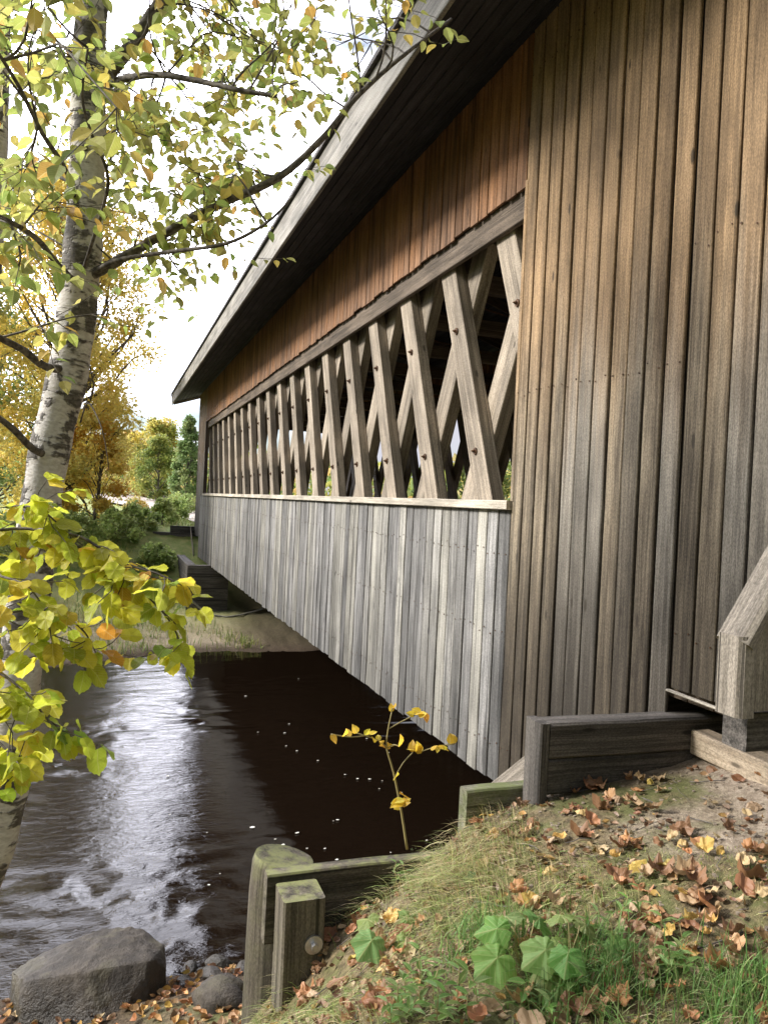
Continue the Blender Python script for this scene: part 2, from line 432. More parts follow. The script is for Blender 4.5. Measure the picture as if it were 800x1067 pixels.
# ------------------------------------------------------------------ terrain
WATER = -4.05
CP = np.array([(.74, 3.45, -2.5), (.9, 3.6, -2.3), (1.08, 3.6, -2.1), (1.5, 3.6, -1.93), (1.84, 3.6, -1.66), (2.27, 3.6, -1.53), (2.7, 3.55, -1.44), (3.05, 3.5, -1.36),
    (2.4, 2.2, -1.32), (2.6, 2.9, -1.37), (1.9, 1.75, -1.46), (1.44, 2.03, -1.58), (.9, 2.3, -1.72), (.75, 2.85, -2.03), (1.75, 2.5, -1.53), (1.7, 3.2, -1.66), (2.8, 3.2, -1.37), (1.2, 3.1, -1.86),
    (0, 0, -1.62), (1.2, 0, -1.5), (3, 0, -1.25), (2.9, 2.4, -1.33), (3.5, 3.1, -1.2), (4, 1, -1.05), (6, 1, -1.0), (8, 3, -1.0), (12, 0, -1.2), (12, 4, -1.6), (20, 0, -1.3), (20, 5, -2.2),
    (-1, 0, -1.8), (0, 1.5, -1.75), (0, 2.6, -2.15), (.3, 3.2, -2.5), (.3, 4.0, -3.05), (.3, 5, -3.72), (-.4, 4.9, -3.78), (-.3, 3.8, -2.9), (-1, 2, -2.2), (-1, 4, -3.05), (-1, 5.5, -3.85), (.4, 6, -3.82), (-1, 6.6, -4.0),
    (-3, 0, -2.0), (-3, 3, -2.9), (-3, 6, -3.95), (-8, 0, -2.2), (-8, 6, -3.9), (-20, 0, -2.2), (-20, 6, -3.9), (0, -4, -1.5), (5, -5, -1.0), (-8, -6, -1.8), (0, -15, -1.2), (12, -12, -1.0), (-20, -15, -1.5), (20, -15, -1.0), (3.2, 3.62, -1.33)])
def _rbf():
    X = CP[:, :2]; n = len(X); d = np.linalg.norm(X[:, None]-X[None], axis=2)
    A = np.zeros((n+3, n+3)); A[:n, :n] = d+np.eye(n)*.02; A[:n, n] = 1; A[:n, n+1:] = X; A[n, :n] = 1; A[n+1:, :n] = X.T
    return np.linalg.solve(A, np.concatenate([CP[:, 2], [0, 0, 0]]))
_W = _rbf()
def near_z(x, y):
    x = np.clip(x, -20, 20); y = np.clip(y, -15, 7)
    s = _W[-3]+_W[-2]*x+_W[-1]*y
    for i, p in enumerate(CP): s = s+_W[i]*np.sqrt((x-p[0])**2+(y-p[1])**2+.003)
    return s
def low_z(x, y): return -3.05-(y-3.7)*.345
def far_shore(x): return 19.3+.22*np.clip(x, -15, 15)+.35*np.sin(x*.9)
def far_z(x, y):
    d = y-far_shore(x)
    z = WATER+.11*d
    rise = sstep(4.5, 11.5, d)
    z = np.where(d > 0, np.minimum(z, -3.4)*(1-rise)+rise*(-1.3), WATER+.3*d)
    z = z+.014*np.clip(y-42, 0, 260)
    return np.maximum(z, -5.2)
def ground_z(x, y):
    x = np.asarray(x, float); y = np.asarray(y, float)
    n = near_z(x, y); l = low_z(x, y)
    z = np.where(y > 3.69, np.minimum(n, l), n)
    z = np.where(y > 6.2, np.minimum(z, l), z)
    z = np.maximum(z, -5.2)
    z = np.where(y > 13, far_z(x, y), z)
    return z
def bumps(x, y): return .024*fbm(x*1.7, y*1.7, 4)+.014*fbm(x*6, y*6, 3)
def gz(x, y): return ground_z(x, y)+bumps(x, y)*np.where(np.asarray(y) > 13, 2.0, 1.0)

xs = np.concatenate([-np.geomspace(320, 6.2, 40), np.arange(-6, 7.01, .07), np.geomspace(7.2, 320, 40)])
ys = np.concatenate([-np.geomspace(150, 3.2, 24), np.arange(-3, 3.64, .07), [3.66, 3.68, 3.70, 3.72], np.arange(3.8, 9, .1), np.arange(9, 18, .5), np.arange(18, 36, .22), np.geomspace(36.5, 600, 60)])
GX, GY = np.meshgrid(xs, ys)
GZ = gz(GX, GY)
def grid_faces(nx, ny):
    i = np.arange(nx-1)[None, :]+np.arange(ny-1)[:, None]*nx; i = i.ravel()
    return np.stack([i, i+1, i+nx+1, i+nx], 1)
gm = sstep(-.25, .25, fbm(GX*1.3+3, GY*1.3, 3)+.3+.9*np.clip(2.6-GX-.35*(GY-2.2), -1.2, 1.2)*1.0)
wet = sstep(-3.55, -3.95, GZ)
d_ = GY-far_shore(GX); wet = np.where(GY > 13, np.maximum(sstep(1.0, .2, d_), sstep(3.0, 4.5, GX)*sstep(34, 30, GY)), wet)
link_g = link('ground', npmesh('ground', np.stack([GX, GY, GZ], -1).reshape(-1, 3), [grid_faces(len(xs), len(ys))], M['ground'], True, {'gmask': gm.ravel(), 'wet': wet.ravel()}))
tag(link_g, 'brown earth bank sloping down to the river with bare dirt by the timbers', 'ground', kind='structure')

# water surface
wx = np.concatenate([-np.geomspace(300, 6.2, 30), np.arange(-6, 5, .06), np.arange(5, 12, .25), np.geomspace(12.5, 300, 30)])
wy = np.concatenate([np.arange(4.6, 23.5, .06), [24, 25, 26]])
WX, WY = np.meshgrid(wx, wy)
warpx = .5*fbm(WX*.5, WY*.5, 2); warpy = .5*fbm(WX*.5+40, WY*.5, 2)
amp = .28+.72*sstep(3.4, .8, WX+.5*fbm(WX*.4, WY*.4, 2)-.09*(WY-8))
amp *= .35+.65*sstep(17, 12, WY)
turb = np.clip(.5+1.6*fbm(WX*.35+7, WY*.35, 2), .12, 1.6)
hz = .034*fbm((WX+warpx)*1.6, (WY+warpy)*3.0, 3)+.010*fbm((WX+warpx)*4.5, (WY+warpy)*8.5, 2)
rid = 1-np.abs(perlin((WX+1.6*warpx)*2.2+.8*np.sin(WY*.9), (WY+1.6*warpy)*6.0))*2.4
hz = hz+.045*fbm((WX+warpx)*.75, (WY+warpy)*1.3, 2)
hz = hz+.017*np.clip(rid, 0, 1)**3*sstep(.9, -.6, WX-.09*(WY-8))
WZ = WATER+hz*amp*turb
tag(link('river', npmesh('river', np.stack([WX, WY, WZ], -1).reshape(-1, 3), [grid_faces(len(wx), len(wy))], M['water'], True)),
    'dark brown river rippling under the covered bridge', 'river', kind='structure')
# foam flecks
mbf = MB(); N_ = 0
while N_ < 80:
    u, v = random.uniform(120, 540), random.uniform(700, 1000); p = on_z(u, v, WATER+.012)
    if p[1] > 18.5 or p[0] > 4.5: continue
    if u < 260 and random.random() < .75: continue
    r = random.choice([.006, .009, .011, .015])*random.uniform(.7, 1.3); ph = random.random()*6
    a = [(p[0]+r*(1.6+.5*math.sin(3*t+ph))*math.cos(t), p[1]+r*(1+.4*math.cos(2*t+ph))*math.sin(t), p[2]) for t in np.linspace(0, 2*math.pi, 9)[:-1]]
    mbf.prism(a, (0, 0, .006)); N_ += 1
tag(mbf.build('foam', M['foam']), 'white flecks of foam drifting on the dark river', 'foam', kind='stuff')

# ------------------------------------------------------------------ the covered bridge
BX = 3.0                    # outer face of the near side wall
EZ0, EX = 3.46, 2.05        # eave underside and its distance
Y0, Y1 = 2.15, 29.85        # ends of the side wall
OY0, OY1 = 5.42, 27.5       # window opening
BW = 5.6                    # width between the outer faces
bridge = empty('covered_bridge', (BX+BW/2, 17, -2.2), 'long grey covered wooden bridge with open lattice truss side crossing the river', 'covered bridge')

def siding(y0, y1, w, z0, z1, x=BX, t=.024, gap=.012, jit=.006, dirn=1, z0f=None, nails=None):
    m = MB(); n = max(1, round((y1-y0)/w)); w = (y1-y0)/n
    for i in range(n):
        yc = y0+w*(i+.5); dx = (random.random()-.5)*jit
        lo = z0 if z0f is None else z0f(yc)
        lo += (random.random()-.5)*.03
        m.board((x+dirn*(t/2+dx), yc, lo), (x+dirn*(t/2+dx), yc, z1), w-gap*random.uniform(.7, 1.4), t, (0, 1, random.uniform(-.01, .01)*.05), ch=.005, seg=8, jit=.0035)
        if nails is not None:
            for zn in (z1-.35, (z1+lo)*.5+.1, lo+.3):
                for k_ in (-.3, .3):
                    c_ = (x-dirn*(.003-dx*0)+dirn*dx, yc+k_*w, zn+random.uniform(-.03, .03)); nails.tube([c_, (c_[0]-.004, c_[1], c_[2])], random.uniform(.0045, .007), 6, smooth=False)
    return m
NL = MB()
bk = MB()
SB = 3.80
# full-height boards at the near end
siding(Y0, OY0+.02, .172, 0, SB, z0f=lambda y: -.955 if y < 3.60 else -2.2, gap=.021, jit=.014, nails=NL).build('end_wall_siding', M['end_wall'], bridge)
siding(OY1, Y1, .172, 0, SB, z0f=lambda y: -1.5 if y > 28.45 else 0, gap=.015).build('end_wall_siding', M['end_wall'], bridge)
siding(OY0+.04, 28.42, .19, -2.215, .0, gap=.016, jit=.012, nails=NL).build('lower_siding', M['low_siding'], bridge)
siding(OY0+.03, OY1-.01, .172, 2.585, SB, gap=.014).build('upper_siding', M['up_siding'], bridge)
# backing sheets behind the board joints
bk.box(BX+.028, BX+.04, Y0, OY0, -.95, SB, 'y', ch=.001).box(BX+.028, BX+.04, 3.61, OY0, -2.18, -.955, 'y', ch=.001)
bk.box(BX+.028, BX+.04, OY0+.002, OY1-.002, 2.6, SB, 'y', ch=.001).box(BX+.028, BX+.04, OY1, Y1, -1.4, SB, 'y', ch=.001)
bk.box(BX+.028, BX+.04, OY0+.002, 28.4, -2.2, -.01, 'y', ch=.001)
bk.build('siding_backing', M['backing'], bridge)
tag(NL.build('nails', M['iron'], bridge), kind='stuff')
MB().box(BX-.055, BX+.1, OY0+.005, 27.35, .0, .075, 'y', seg=10, jit=.004).build('sill_rail', M['trim'], bridge)
MB().box(BX+.045, BX+.1, OY0, OY1, 2.36, 2.6, 'y', seg=8).build('header_beam', M['header'], bridge)
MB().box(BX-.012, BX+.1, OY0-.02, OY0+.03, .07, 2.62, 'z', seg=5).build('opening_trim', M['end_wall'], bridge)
MB().box(BX-.02, BX+.1, OY1-.12, OY1+.02, .07, 2.6, 'z', seg=5).build('opening_trim', M['header'], bridge)
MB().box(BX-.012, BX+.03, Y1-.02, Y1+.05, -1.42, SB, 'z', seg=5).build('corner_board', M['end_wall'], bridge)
MB().board((BX-.03, 3.50, -.965), (BX-.03, 3.12, -.97), .03, .012, (1, 0, 0)).build('flashing_strip', M['trim'], bridge)

# lattice trusses, every timber its own part
bolt_me = MB()
bolt_me.tube([(0, 0, 0), (-.012, 0, 0)], .034, 8, smooth=False).tube([(-.012, 0, 0), (-.03, 0, 0)], .015, 6, smooth=False).tube([(-.02, 0, 0), (-.045, 0, 0)], .008, 6)
bolt_me = bolt_me.mesh('bolt', M['iron'])
ZT, ZB = 2.56, -.9
SL = .455
def plank(xc, ya, za, yb, zb, mat, th=.125):
    m = MB(); m.board((xc, ya, za), (xc, yb, zb), .30, th, (0, 1, 0), ch=.006, seg=4, jit=.004)
    return m.build('lattice_plank', mat, bridge)
ks = range(-2, 18)
for k in ks:
    y = 7.22+1.2*k
    if y-SL*(2.45+.9) > 28.4: continue
    # front course leans away at the top
    o = plank(BX+.168, y+SL*(ZB-2.45), ZB, y+SL*(ZT-2.45), ZT, M['lattice'])
    for zb_ in (.52, 1.72):
        bo = bpy.data.objects.new('bolt', bolt_me); C.objects.link(bo); bo.parent = o
        bo.location = Vector((BX+.104, y+SL*(zb_-2.45), zb_))
    y2 = 7.17+1.2*k
    plank(BX+.295, y2-.5*(ZB-1.57), ZB, y2-.5*(ZT-1.57), ZT, M['lattice'])
for k in ks:   # the far side wall of the bridge
    y = 7.22+1.2*k
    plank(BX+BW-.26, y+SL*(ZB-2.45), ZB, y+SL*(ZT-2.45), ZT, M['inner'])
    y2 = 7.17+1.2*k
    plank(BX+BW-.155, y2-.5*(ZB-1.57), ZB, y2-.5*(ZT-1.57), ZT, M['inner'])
XF = BX+BW
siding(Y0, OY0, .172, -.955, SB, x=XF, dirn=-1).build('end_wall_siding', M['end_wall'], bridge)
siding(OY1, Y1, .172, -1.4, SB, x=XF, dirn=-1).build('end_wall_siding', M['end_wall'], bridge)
siding(OY0+.04, 28.42, .19, -2.215, .05, x=XF, dirn=-1).build('lower_siding', M['low_siding'], bridge)
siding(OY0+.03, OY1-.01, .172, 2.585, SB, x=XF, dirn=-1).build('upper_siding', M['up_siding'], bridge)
MB().box(XF-.1, XF+.05, OY0, OY1, .05, .12, 'y').build('sill_rail', M['trim'], bridge)
# chords and floor
for x in (BX+.06, BX+.315, XF-.36, XF-.1):
    pass
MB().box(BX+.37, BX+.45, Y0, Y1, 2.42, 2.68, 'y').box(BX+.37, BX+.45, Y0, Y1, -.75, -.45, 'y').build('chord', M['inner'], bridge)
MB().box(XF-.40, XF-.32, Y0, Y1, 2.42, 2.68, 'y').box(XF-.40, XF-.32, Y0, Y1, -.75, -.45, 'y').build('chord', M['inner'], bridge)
fl = MB()
for i in range(140):
    yy = Y0+.1+i*.1975
    fl.box(BX+.05, XF-.05, yy, yy+.188, -1.02, -.95, 'x')
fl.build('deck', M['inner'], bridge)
for i in range(13):
    yy = 4.4+2.05*i
    MB().box(BX+.1, XF-.1, yy, yy+.25, -1.45, -1.03, 'x').build('floor_beam', M['railtie'], bridge)
for i in range(14):
    yy = Y0+.3+2.08*i
    MB().box(BX+.06, XF-.06, yy, yy+.14, 2.7, 2.92, 'x').build('tie_beam', M['inner'], bridge)
for i in range(13):   # thin diagonal rods between the ties
    yy = Y0+.4+2.08*i
    MB().tube([(BX+.4, yy, 2.66), (XF-.4, yy+2.0, 2.66)], .012, 6).build('brace_rod', M['iron'], bridge)
# roof: two sloping slabs, rafters, fascia
RS = .335; RY0, RY1 = 1.1, 31.0
xr = BX+BW/2; zr = EZ0+RS*(xr-EX)
rf = MB()
n_ = 26
for s_ in (0, 1):
    def X(x): return x if s_ == 0 else 2*xr-x
    for i in range(n_):   # soffit boards run along the bridge
        xa = EX+.05+(xr-EX-.05)*i/n_; xb = EX+.05+(xr-EX-.05)*(i+1)/n_-.006
        za, zb_ = EZ0+RS*(xa-EX)+.1, EZ0+RS*(xb-EX)+.1
        rf.board((X((xa+xb)/2), RY0, (za+zb_)/2), (X((xa+xb)/2), RY1, (za+zb_)/2), xb-xa, .03, (X(xb)-X(xa), 0, zb_-za), ch=.003, seg=3, jit=.002)
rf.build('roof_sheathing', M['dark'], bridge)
sh = MB()
for s_ in (1, -1):
    a = (xr-s_*(xr-EX+.06), RY0-.05, EZ0+.40); b_ = (xr, RY0-.05, zr+.43)
    sh.prism([a, b_, (b_[0], b_[1], b_[2]+.05), (a[0], a[1], a[2]+.05)] if s_ == 1 else [b_, a, (a[0], a[1], a[2]+.05), (b_[0], b_[1], b_[2]+.05)], (0, RY1-RY0+.1, 0))
sh.build('roof', M['shingle'], bridge)
MB().box(EX-.02, EX+.02, RY0-.02, RY1+.02, EZ0, EZ0+.40, 'y', seg=12, jit=.006).build('fascia', M['fascia'], bridge)
MB().box(2*xr-EX-.02, 2*xr-EX+.02, RY0-.02, RY1+.02, EZ0, EZ0+.40, 'y').build('fascia', M['fascia'], bridge)
for yy in (RY0, RY1):   # barge boards on both gables
    bg = MB()
    for s_ in (0, 1):
        xa = EX if s_ == 0 else 2*xr-EX
        bg.board((xa, yy, EZ0+.2), (xr, yy, zr+.2), .40, .035, (0, 0, 1))
    bg.build('barge_board', M['fascia'], bridge)
    gy = Y0+.02 if yy == RY0 else Y1-.02
    MB().prism([(BX+.05, gy, 2.9), (XF-.05, gy, 2.9), (XF-.05, gy, EZ0+RS*.95+.05), (xr, gy, zr+.05), (BX+.05, gy, EZ0+RS*.95+.05)], (0, .03, 0)).build('gable_wall', M['end_wall'], bridge)
for i in range(15):
    yy = Y0+.3+1.95*i
    r_ = MB()
    for s_ in (1, -1):
        r_.board((xr-s_*(xr-BX-.1), yy, EZ0+RS*1.05-.02), (xr, yy, zr-.02), .18, .06, (0, 0, 1))
    r_.build('rafter', M['inner'], bridge)
# slanting weather boards at the foot of the end walls
def brace(pts): 
    m = MB()
    for i, (a, c) in enumerate(pts): m.board(a, c, .16, .03, (0, .7, .7))
    return m
brace([((2.86, 5.25, -2.2), (2.92, 4.55, -1.62)), ((2.80, 5.05, -2.24), (2.86, 4.40, -1.68))]).build('skirt_board', M['wing'], bridge)
brace([((2.86, 28.5, -2.25), (2.86, 30.0, -1.3))]).build('skirt_board', M['wing'], bridge)
# boxed guard wing at the portal
WY_ = 2.6; wx0 = 2.485
wg = MB()
for i in range(5):
    xa = wx0+.09+i*.135
    wg.board((xa+.065, WY_-.07, -.805), (xa+.065, WY_-.07, -.43+.0*i), .13, .022, (1, 0, 0))
w_ = wg.build('guard_wing', M['wing'], bridge)
MB().prism([(wx0+.02, WY_-.03, -.80), (3.25, WY_-.03, -.80), (3.25, WY_-.03, .62), (wx0+.70, WY_-.03, .62), (wx0+.02, WY_-.03, -.50)], (0, .05, 0)).build('infill_panel', M['wing'], w_)
MB().board((wx0+.035, WY_-.045, -.82), (wx0+.035, WY_-.045, -.48), .10, .15, (1, 0, 0), ch=.02).build('end_post', M['wing'], w_)
MB().board((wx0+.02, WY_-.04, -.52), (wx0+.78, WY_-.04, .66), .075, .18, (1, 0, -.6), ch=.03).build('cap_rail', M['wing'], w_)
MB().box(2.62, 3.3, WY_-.02, WY_+.12, -1.0, -.83, 'x').build('wing_sill', M['railtie'], w_)

# ------------------------------------------------------------------ abutments and wing walls
def timber(name, label, mb, mat, group=None):
    return tag(mb.build(name, mat), label, 'timber' if 'timber' in name else 'board', group)
t_ = MB(); t_.board((2.18, 3.50, -1.19), (3.4, 3.50, -1.20), .185, .15, (0, 0, 1), ch=.012, seg=5, jit=.006)
t_.board((2.18, 3.505, -1.38), (3.4, 3.505, -1.39), .185, .15, (0, 0, 1), ch=.012, seg=5, jit=.006)
t_.board((2.15, 3.50, -1.093), (2.15, 3.50, -1.56), .055, .16, (1, 0, 0), ch=.008)
timber('retaining_timber', 'big dark weathered timber with a long split, set against the boarded wall', t_, M['railtie'], 'stepped retaining timbers')
timber('retaining_board', 'short moss green board one step below the dark timber', MB().board((1.815, 3.66, -1.62), (2.21, 3.66, -1.62), .27, .09, (0, 0, 1), ch=.01, seg=3, jit=.004), M['mossy'], 'stepped retaining timbers')
timber('retaining_board', 'lowest grey board fixed behind the square post', MB().board((.78, 3.68, -1.99), (1.80, 3.68, -2.0), .34, .08, (0, 0, 1), ch=.008, seg=4, jit=.005), M['post'], 'stepped retaining timbers')
timber('retaining_board', 'buried lower board showing behind the square post', MB().board((.84, 3.70, -2.42), (1.80, 3.70, -2.42), .36, .08, (0, 0, 1), ch=.008, seg=3), M['post'], 'stepped retaining timbers')
pm = MB()
pz = [-3.5, -3.1, -2.7, -2.3, -2.0, -1.862, -1.842]
pm.tube([(.885+.004*i, 3.86, z_) for i, z_ in enumerate(pz)], [.168, .167, .165, .162, .16, .157, .148], 28, rough=.02)
pile = tag(pm.build('round_pile', M['post']), 'thick round wooden pile with mossy flat top behind the square post', 'pile')
sp = MB().board((.92, 3.52, -3.0), (.918, 3.52, -1.85), .20, .19, (1, 0, 0), ch=.01, seg=5, jit=.004)
post = tag(sp.build('square_post', M['post']), 'squat square wooden post with a shiny bolt washer, bolted before the pile', 'post')
wz = MB().tube([(.965, 3.425, -2.06), (.965, 3.412, -2.06)], .043, 16, smooth=False).tube([(.965, 3.412, -2.06), (.965, 3.385, -2.06)], .017, 6, smooth=False)
wz.build('bolt', M['zinc'], post)
cb = MB().board((3.14, 3.42, -1.24), (3.06, 1.9, -1.24), .135, .12, (0, 0, 1), ch=.008, seg=4, jit=.004)
timber('curb_timber', 'pale sawn timber lying on the dirt beside the dark timber', cb, M['beam'])
# near abutment under the bridge
na = MB()
for i in range(4): na.board((3.35, 3.95, -1.65-.42*i), (8.6, 3.95, -1.65-.42*i), .41, .3, (0, 0, 1), ch=.015)
tag(na.build('timber_abutment', M['railtie']), 'dark stacked timber abutment under the near end of the bridge', 'abutment')
# far side
fa = empty('crib_abutment', (3, 24.4, -3.6), 'dark timber crib abutment holding up the far end of the bridge', 'abutment')
m = MB()
for i in range(5): m.board((2.28, 24.5, -2.35-.36*i), (3.55, 24.5, -2.35-.36*i), .35, .3, (0, 0, 1), ch=.015, seg=3, jit=.01)
m.build('front_wall', M['railtie'], fa)
m = MB()
for i in range(5): m.board((2.42, 24.7, -2.35-.36*i), (2.42, 30.0, -2.35-.36*i), .35, .28, (0, 0, 1), ch=.015, seg=3)
m.build('side_wall', M['railtie'], fa)
m = MB()
for i in range(9): m.board((3.6, 27.2, -1.22-.36*i), (9.0, 27.2, -1.22-.36*i), .35, .3, (0, 0, 1), ch=.015)
m.build('back_wall', M['backing'], fa)
fw_ = empty('far_wing_wall', (2.2, 30.2, -2.4), 'dark stepped timber wing wall beside the far corner of the bridge', 'retaining wall')
MB().board((2.12, 30.1, -1.36), (3.4, 30.1, -1.36), .32, .18, (0, 0, 1), ch=.01).board((2.12, 30.1, -1.75), (3.4, 30.1, -1.75), .45, .18, (0, 0, 1), ch=.01).board((2.12, 30.1, -2.2), (3.4, 30.1, -2.2), .45, .18, (0, 0, 1), ch=.01).build('upper_step', M['railtie'], fw_)
MB().board((1.5, 30.12, -1.62), (2.11, 30.12, -1.62), .34, .18, (0, 0, 1), ch=.01).board((1.5, 30.12, -2.05), (2.11, 30.12, -2.05), .5, .18, (0, 0, 1), ch=.01).build('lower_step', M['railtie'], fw_)
cpts = [on_y(185, 610, 23.6), on_y(196, 622, 23.7), on_y(208, 633, 23.7), on_y(222, 641, 23.6), on_y(236, 643, 23.5), on_y(250, 641, 23.6), on_y(266, 637, 24.0), on_y(285, 630, 24.4)]
tag(MB().tube(cpts, .028, 6).build('hanging_cable', M['cable']), 'pale cable sagging across the foot of the far abutment', 'cable')

# ------------------------------------------------------------------ stones
def stone(name, label, c, size, seed, group=None, rot=0.0, n=4, ang=.3):
    import bmesh
    bm = bmesh.new(); bmesh.ops.create_icosphere(bm, subdivisions=n, radius=1)
    rr = np.random.default_rng(seed); pl = unit(rr.normal(size=(13, 3))); dd = rr.uniform(.62, .9, 13)
    ca, sa = math.cos(rot), math.sin(rot)
    for v in bm.verts:
        p = np.array(v.co); e = np.sign(p)*np.abs(p)**.75; p = e/max(1e-6, np.linalg.norm(e))*1.08
        for q, d in zip(pl, dd):
            k = p.dot(q)
            if k > d: p = p-q*(k-d)*(1-ang*.3)
        p = p*(1+.05*float(perlin(p[0]*2.3+seed, p[1]*2.3+p[2]*1.7))+.025*float(perlin(p[0]*7+seed, p[2]*7+p[1]*5)))
        p = p*np.array(size); v.co = (p[0]*ca-p[1]*sa, p[0]*sa+p[1]*ca, p[2])
    me = bpy.data.meshes.new(name); bm.to_mesh(me); bm.free(); me.materials.append(M['stone'])
    me.polygons.foreach_set('use_smooth', [True]*len(me.polygons))
    o = bpy.data.objects.new(name, me); C.objects.link(o); o.location = c
    return tag(o, label, 'boulder' if name == 'boulder' else 'stone', group)
def boulder(pts, label):
    import bmesh
    bm = bmesh.new()
    for p in pts: bm.verts.new(p)
    h = bmesh.ops.convex_hull(bm, input=bm.verts[:])
    bmesh.ops.delete(bm, geom=[g for g in h['geom_interior'] if isinstance(g, bmesh.types.BMVert)], context='VERTS')
    bmesh.ops.bevel(bm, geom=bm.edges[:]+bm.verts[:], offset=.022, segments=2, affect='EDGES', profile=.6)
    bmesh.ops.triangulate(bm, faces=bm.faces[:])
    for k in range(4):
        bmesh.ops.subdivide_edges(bm, edges=[e for e in bm.edges if e.calc_length() > .03], cuts=1)
        bmesh.ops.triangulate(bm, faces=[f for f in bm.faces if len(f.verts) > 3])
    bm.normal_update()
    for v in bm.verts:
        p = v.co; k = .020*float(fbm(p.x*3+p.z*2, p.y*3+p.z*1.3, 4))+.014*float(perlin(p.x*14+p.z*9, p.y*14-p.z*5))
        v.co = p+v.normal*k
    me = bpy.data.meshes.new('boulder'); bm.to_mesh(me); bm.free(); me.materials.append(M['stone'])
    me.polygons.foreach_set('use_smooth', [True]*len(me.polygons))
    o = bpy.data.objects.new('boulder', me); C.objects.link(o)
    return tag(o, label, 'boulder')
bp = [at(u, v, d) for u, v, d in [(12, 1012, 6.05), (40, 996, 6.35), (112, 965, 6.5), (150, 968, 6.45), (172, 985, 6.3), (174, 1010, 6.1), (158, 1000, 5.95), (90, 1012, 5.8), (25, 1022, 5.8), (20, 1085, 5.75), (95, 1085, 5.75), (150, 1062, 5.9), (172, 1040, 6.1), (5, 1070, 6.1)]]
bp += [p+np.array([0, .1, -.5]) for p in bp[:5]]
bp += [at(15, 1120, 5.5), at(100, 1110, 5.5), at(150, 1085, 5.7)]
boulder(bp, 'big flat topped brown boulder at the water edge')
sdat = [(198, 993, .085, 'small round grey stone nearest the boulder at the waterline'), (228, 990, .12, 'wet brown stone furthest out in the shallows'), (192, 1022, .085, 'rounded grey stone close against the boulder side'),
        (222, 1016, .10, 'flat grey stone in the middle of the small shore stones'), (232, 1036, .17, 'widest of the small shore stones, pale and flat'), (258, 1008, .13, 'upright stone leaning by the round pile foot'),
        (212, 1003, .06, 'smallest dark stone between the shore stones'), (228, 1062, .26, 'broad pale slab among dead leaves at the foot of the bank')]
for i, (u, v, r, lab) in enumerate(sdat):
    p = on_z(u, v, -3.92 if v < 1030 else -3.8)
    stone('shore_stone', lab, (p[0], p[1], float(gz(p[0], p[1]))+.02), (r*1.15, r*.8, r*.55), 20+i, 'loose stones on the shore', random.random()*3, n=3)

# ------------------------------------------------------------------ branching helpers
def bez(p0, p1, n=6, sag=0.0, wob=.05):
    p0 = np.array(p0, float); p1 = np.array(p1, float); L = np.linalg.norm(p1-p0); o = []
    w1, w2 = rng.normal(size=3)*wob*L, rng.normal(size=3)*wob*L
    for i in range(n+1):
        t = i/n; q = p0+(p1-p0)*t+w1*math.sin(math.pi*t)+w2*math.sin(2*math.pi*t)*.5; q[2] -= sag*math.sin(math.pi*t)*L; o.append(q)
    return o
def smooth_path(pts, n=5):
    pts = [np.array(p, float) for p in pts]; o = []
    for i in range(len(pts)-1):
        p0 = pts[max(i-1, 0)]; p1, p2 = pts[i], pts[i+1]; p3 = pts[min(i+2, len(pts)-1)]
        for k in range(n):
            t = k/n; o.append(.5*((2*p1)+(-p0+p2)*t+(2*p0-5*p1+4*p2-p3)*t*t+(-p0+3*p1-3*p2+p3)*t**3))
    return o+[pts[-1]]

class Leafer:
    def __init__(s): s.P = []; s.D = []; s.N = []; s.S = []
    def twig(s, pts, step, size, tw=None, droop=.5):
        """alternate leaves along a twig"""
        pts = np.array(pts); seg = np.linalg.norm(np.diff(pts, axis=0), axis=1); cum = np.concatenate([[0], np.cumsum(seg)])
        d = step*.6; sd = 1
        while d < cum[-1]:
            i = min(np.searchsorted(cum, d)-1, len(seg)-1); t = (d-cum[i])/seg[i]; q = pts[i]*(1-t)+pts[i+1]*t
            ax = unit(pts[i+1]-pts[i]); sdv = unit(np.cross(ax, [0, 0, 1.])+1e-6)*sd
            dr = unit(ax*.35+sdv*.8+rng.normal(size=3)*.35+np.array([0, 0, -droop]))
            nr = unit(np.array([0, 0, 1.])+rng.normal(size=3)*.55)
            s.P.append(q+dr*size*.18); s.D.append(dr); s.N.append(nr); s.S.append(size*random.uniform(.6, 1.25)); sd = -sd; d += step*random.uniform(.6, 1.4)
        s.P.append(pts[-1]); s.D.append(unit(pts[-1]-pts[-2]+np.array([0, 0, -.03]))); s.N.append(unit(np.array([0, 0, 1.])+rng.normal(size=3)*.4)); s.S.append(size)

# ------------------------------------------------------------------ the birch beside the camera
birch = empty('birch_tree', (-.5, 4.2, -2.9), 'leaning white barked birch at the left edge with yellow green leaves', 'tree')
DB = 4.0
tp = [(-100, 1160, 4.1), (-60, 1010, 4.02), (-22, 920, 4.0), (4, 830, DB), (20, 700, DB), (36, 580, DB), (50, 480, DB), (72, 385, DB), (84, 290, DB), (90, 200, DB), (92, 110, DB), (95, 20, DB), (104, -120, DB), (120, -300, 4.1), (140, -520, 4.3), (150, -800, 4.6)]
tr = [26, 24, 23.5, 23, 21.5, 20.5, 19.7, 19.7, 19, 18, 17.5, 16.5, 15, 13, 10, 5]
pts = [at(*p) for p in tp]
trunk_path = smooth_path(pts, 5); rads = np.interp(np.linspace(0, 1, len(trunk_path)), np.linspace(0, 1, len(tr)), np.array(tr)/F*DB)
tm = MB(); tm.tube(trunk_path, list(rads*(1+.05*np.sin(np.arange(len(rads))*1.7))), 22, rough=.035)
tm.build('trunk', M['birch'], birch)
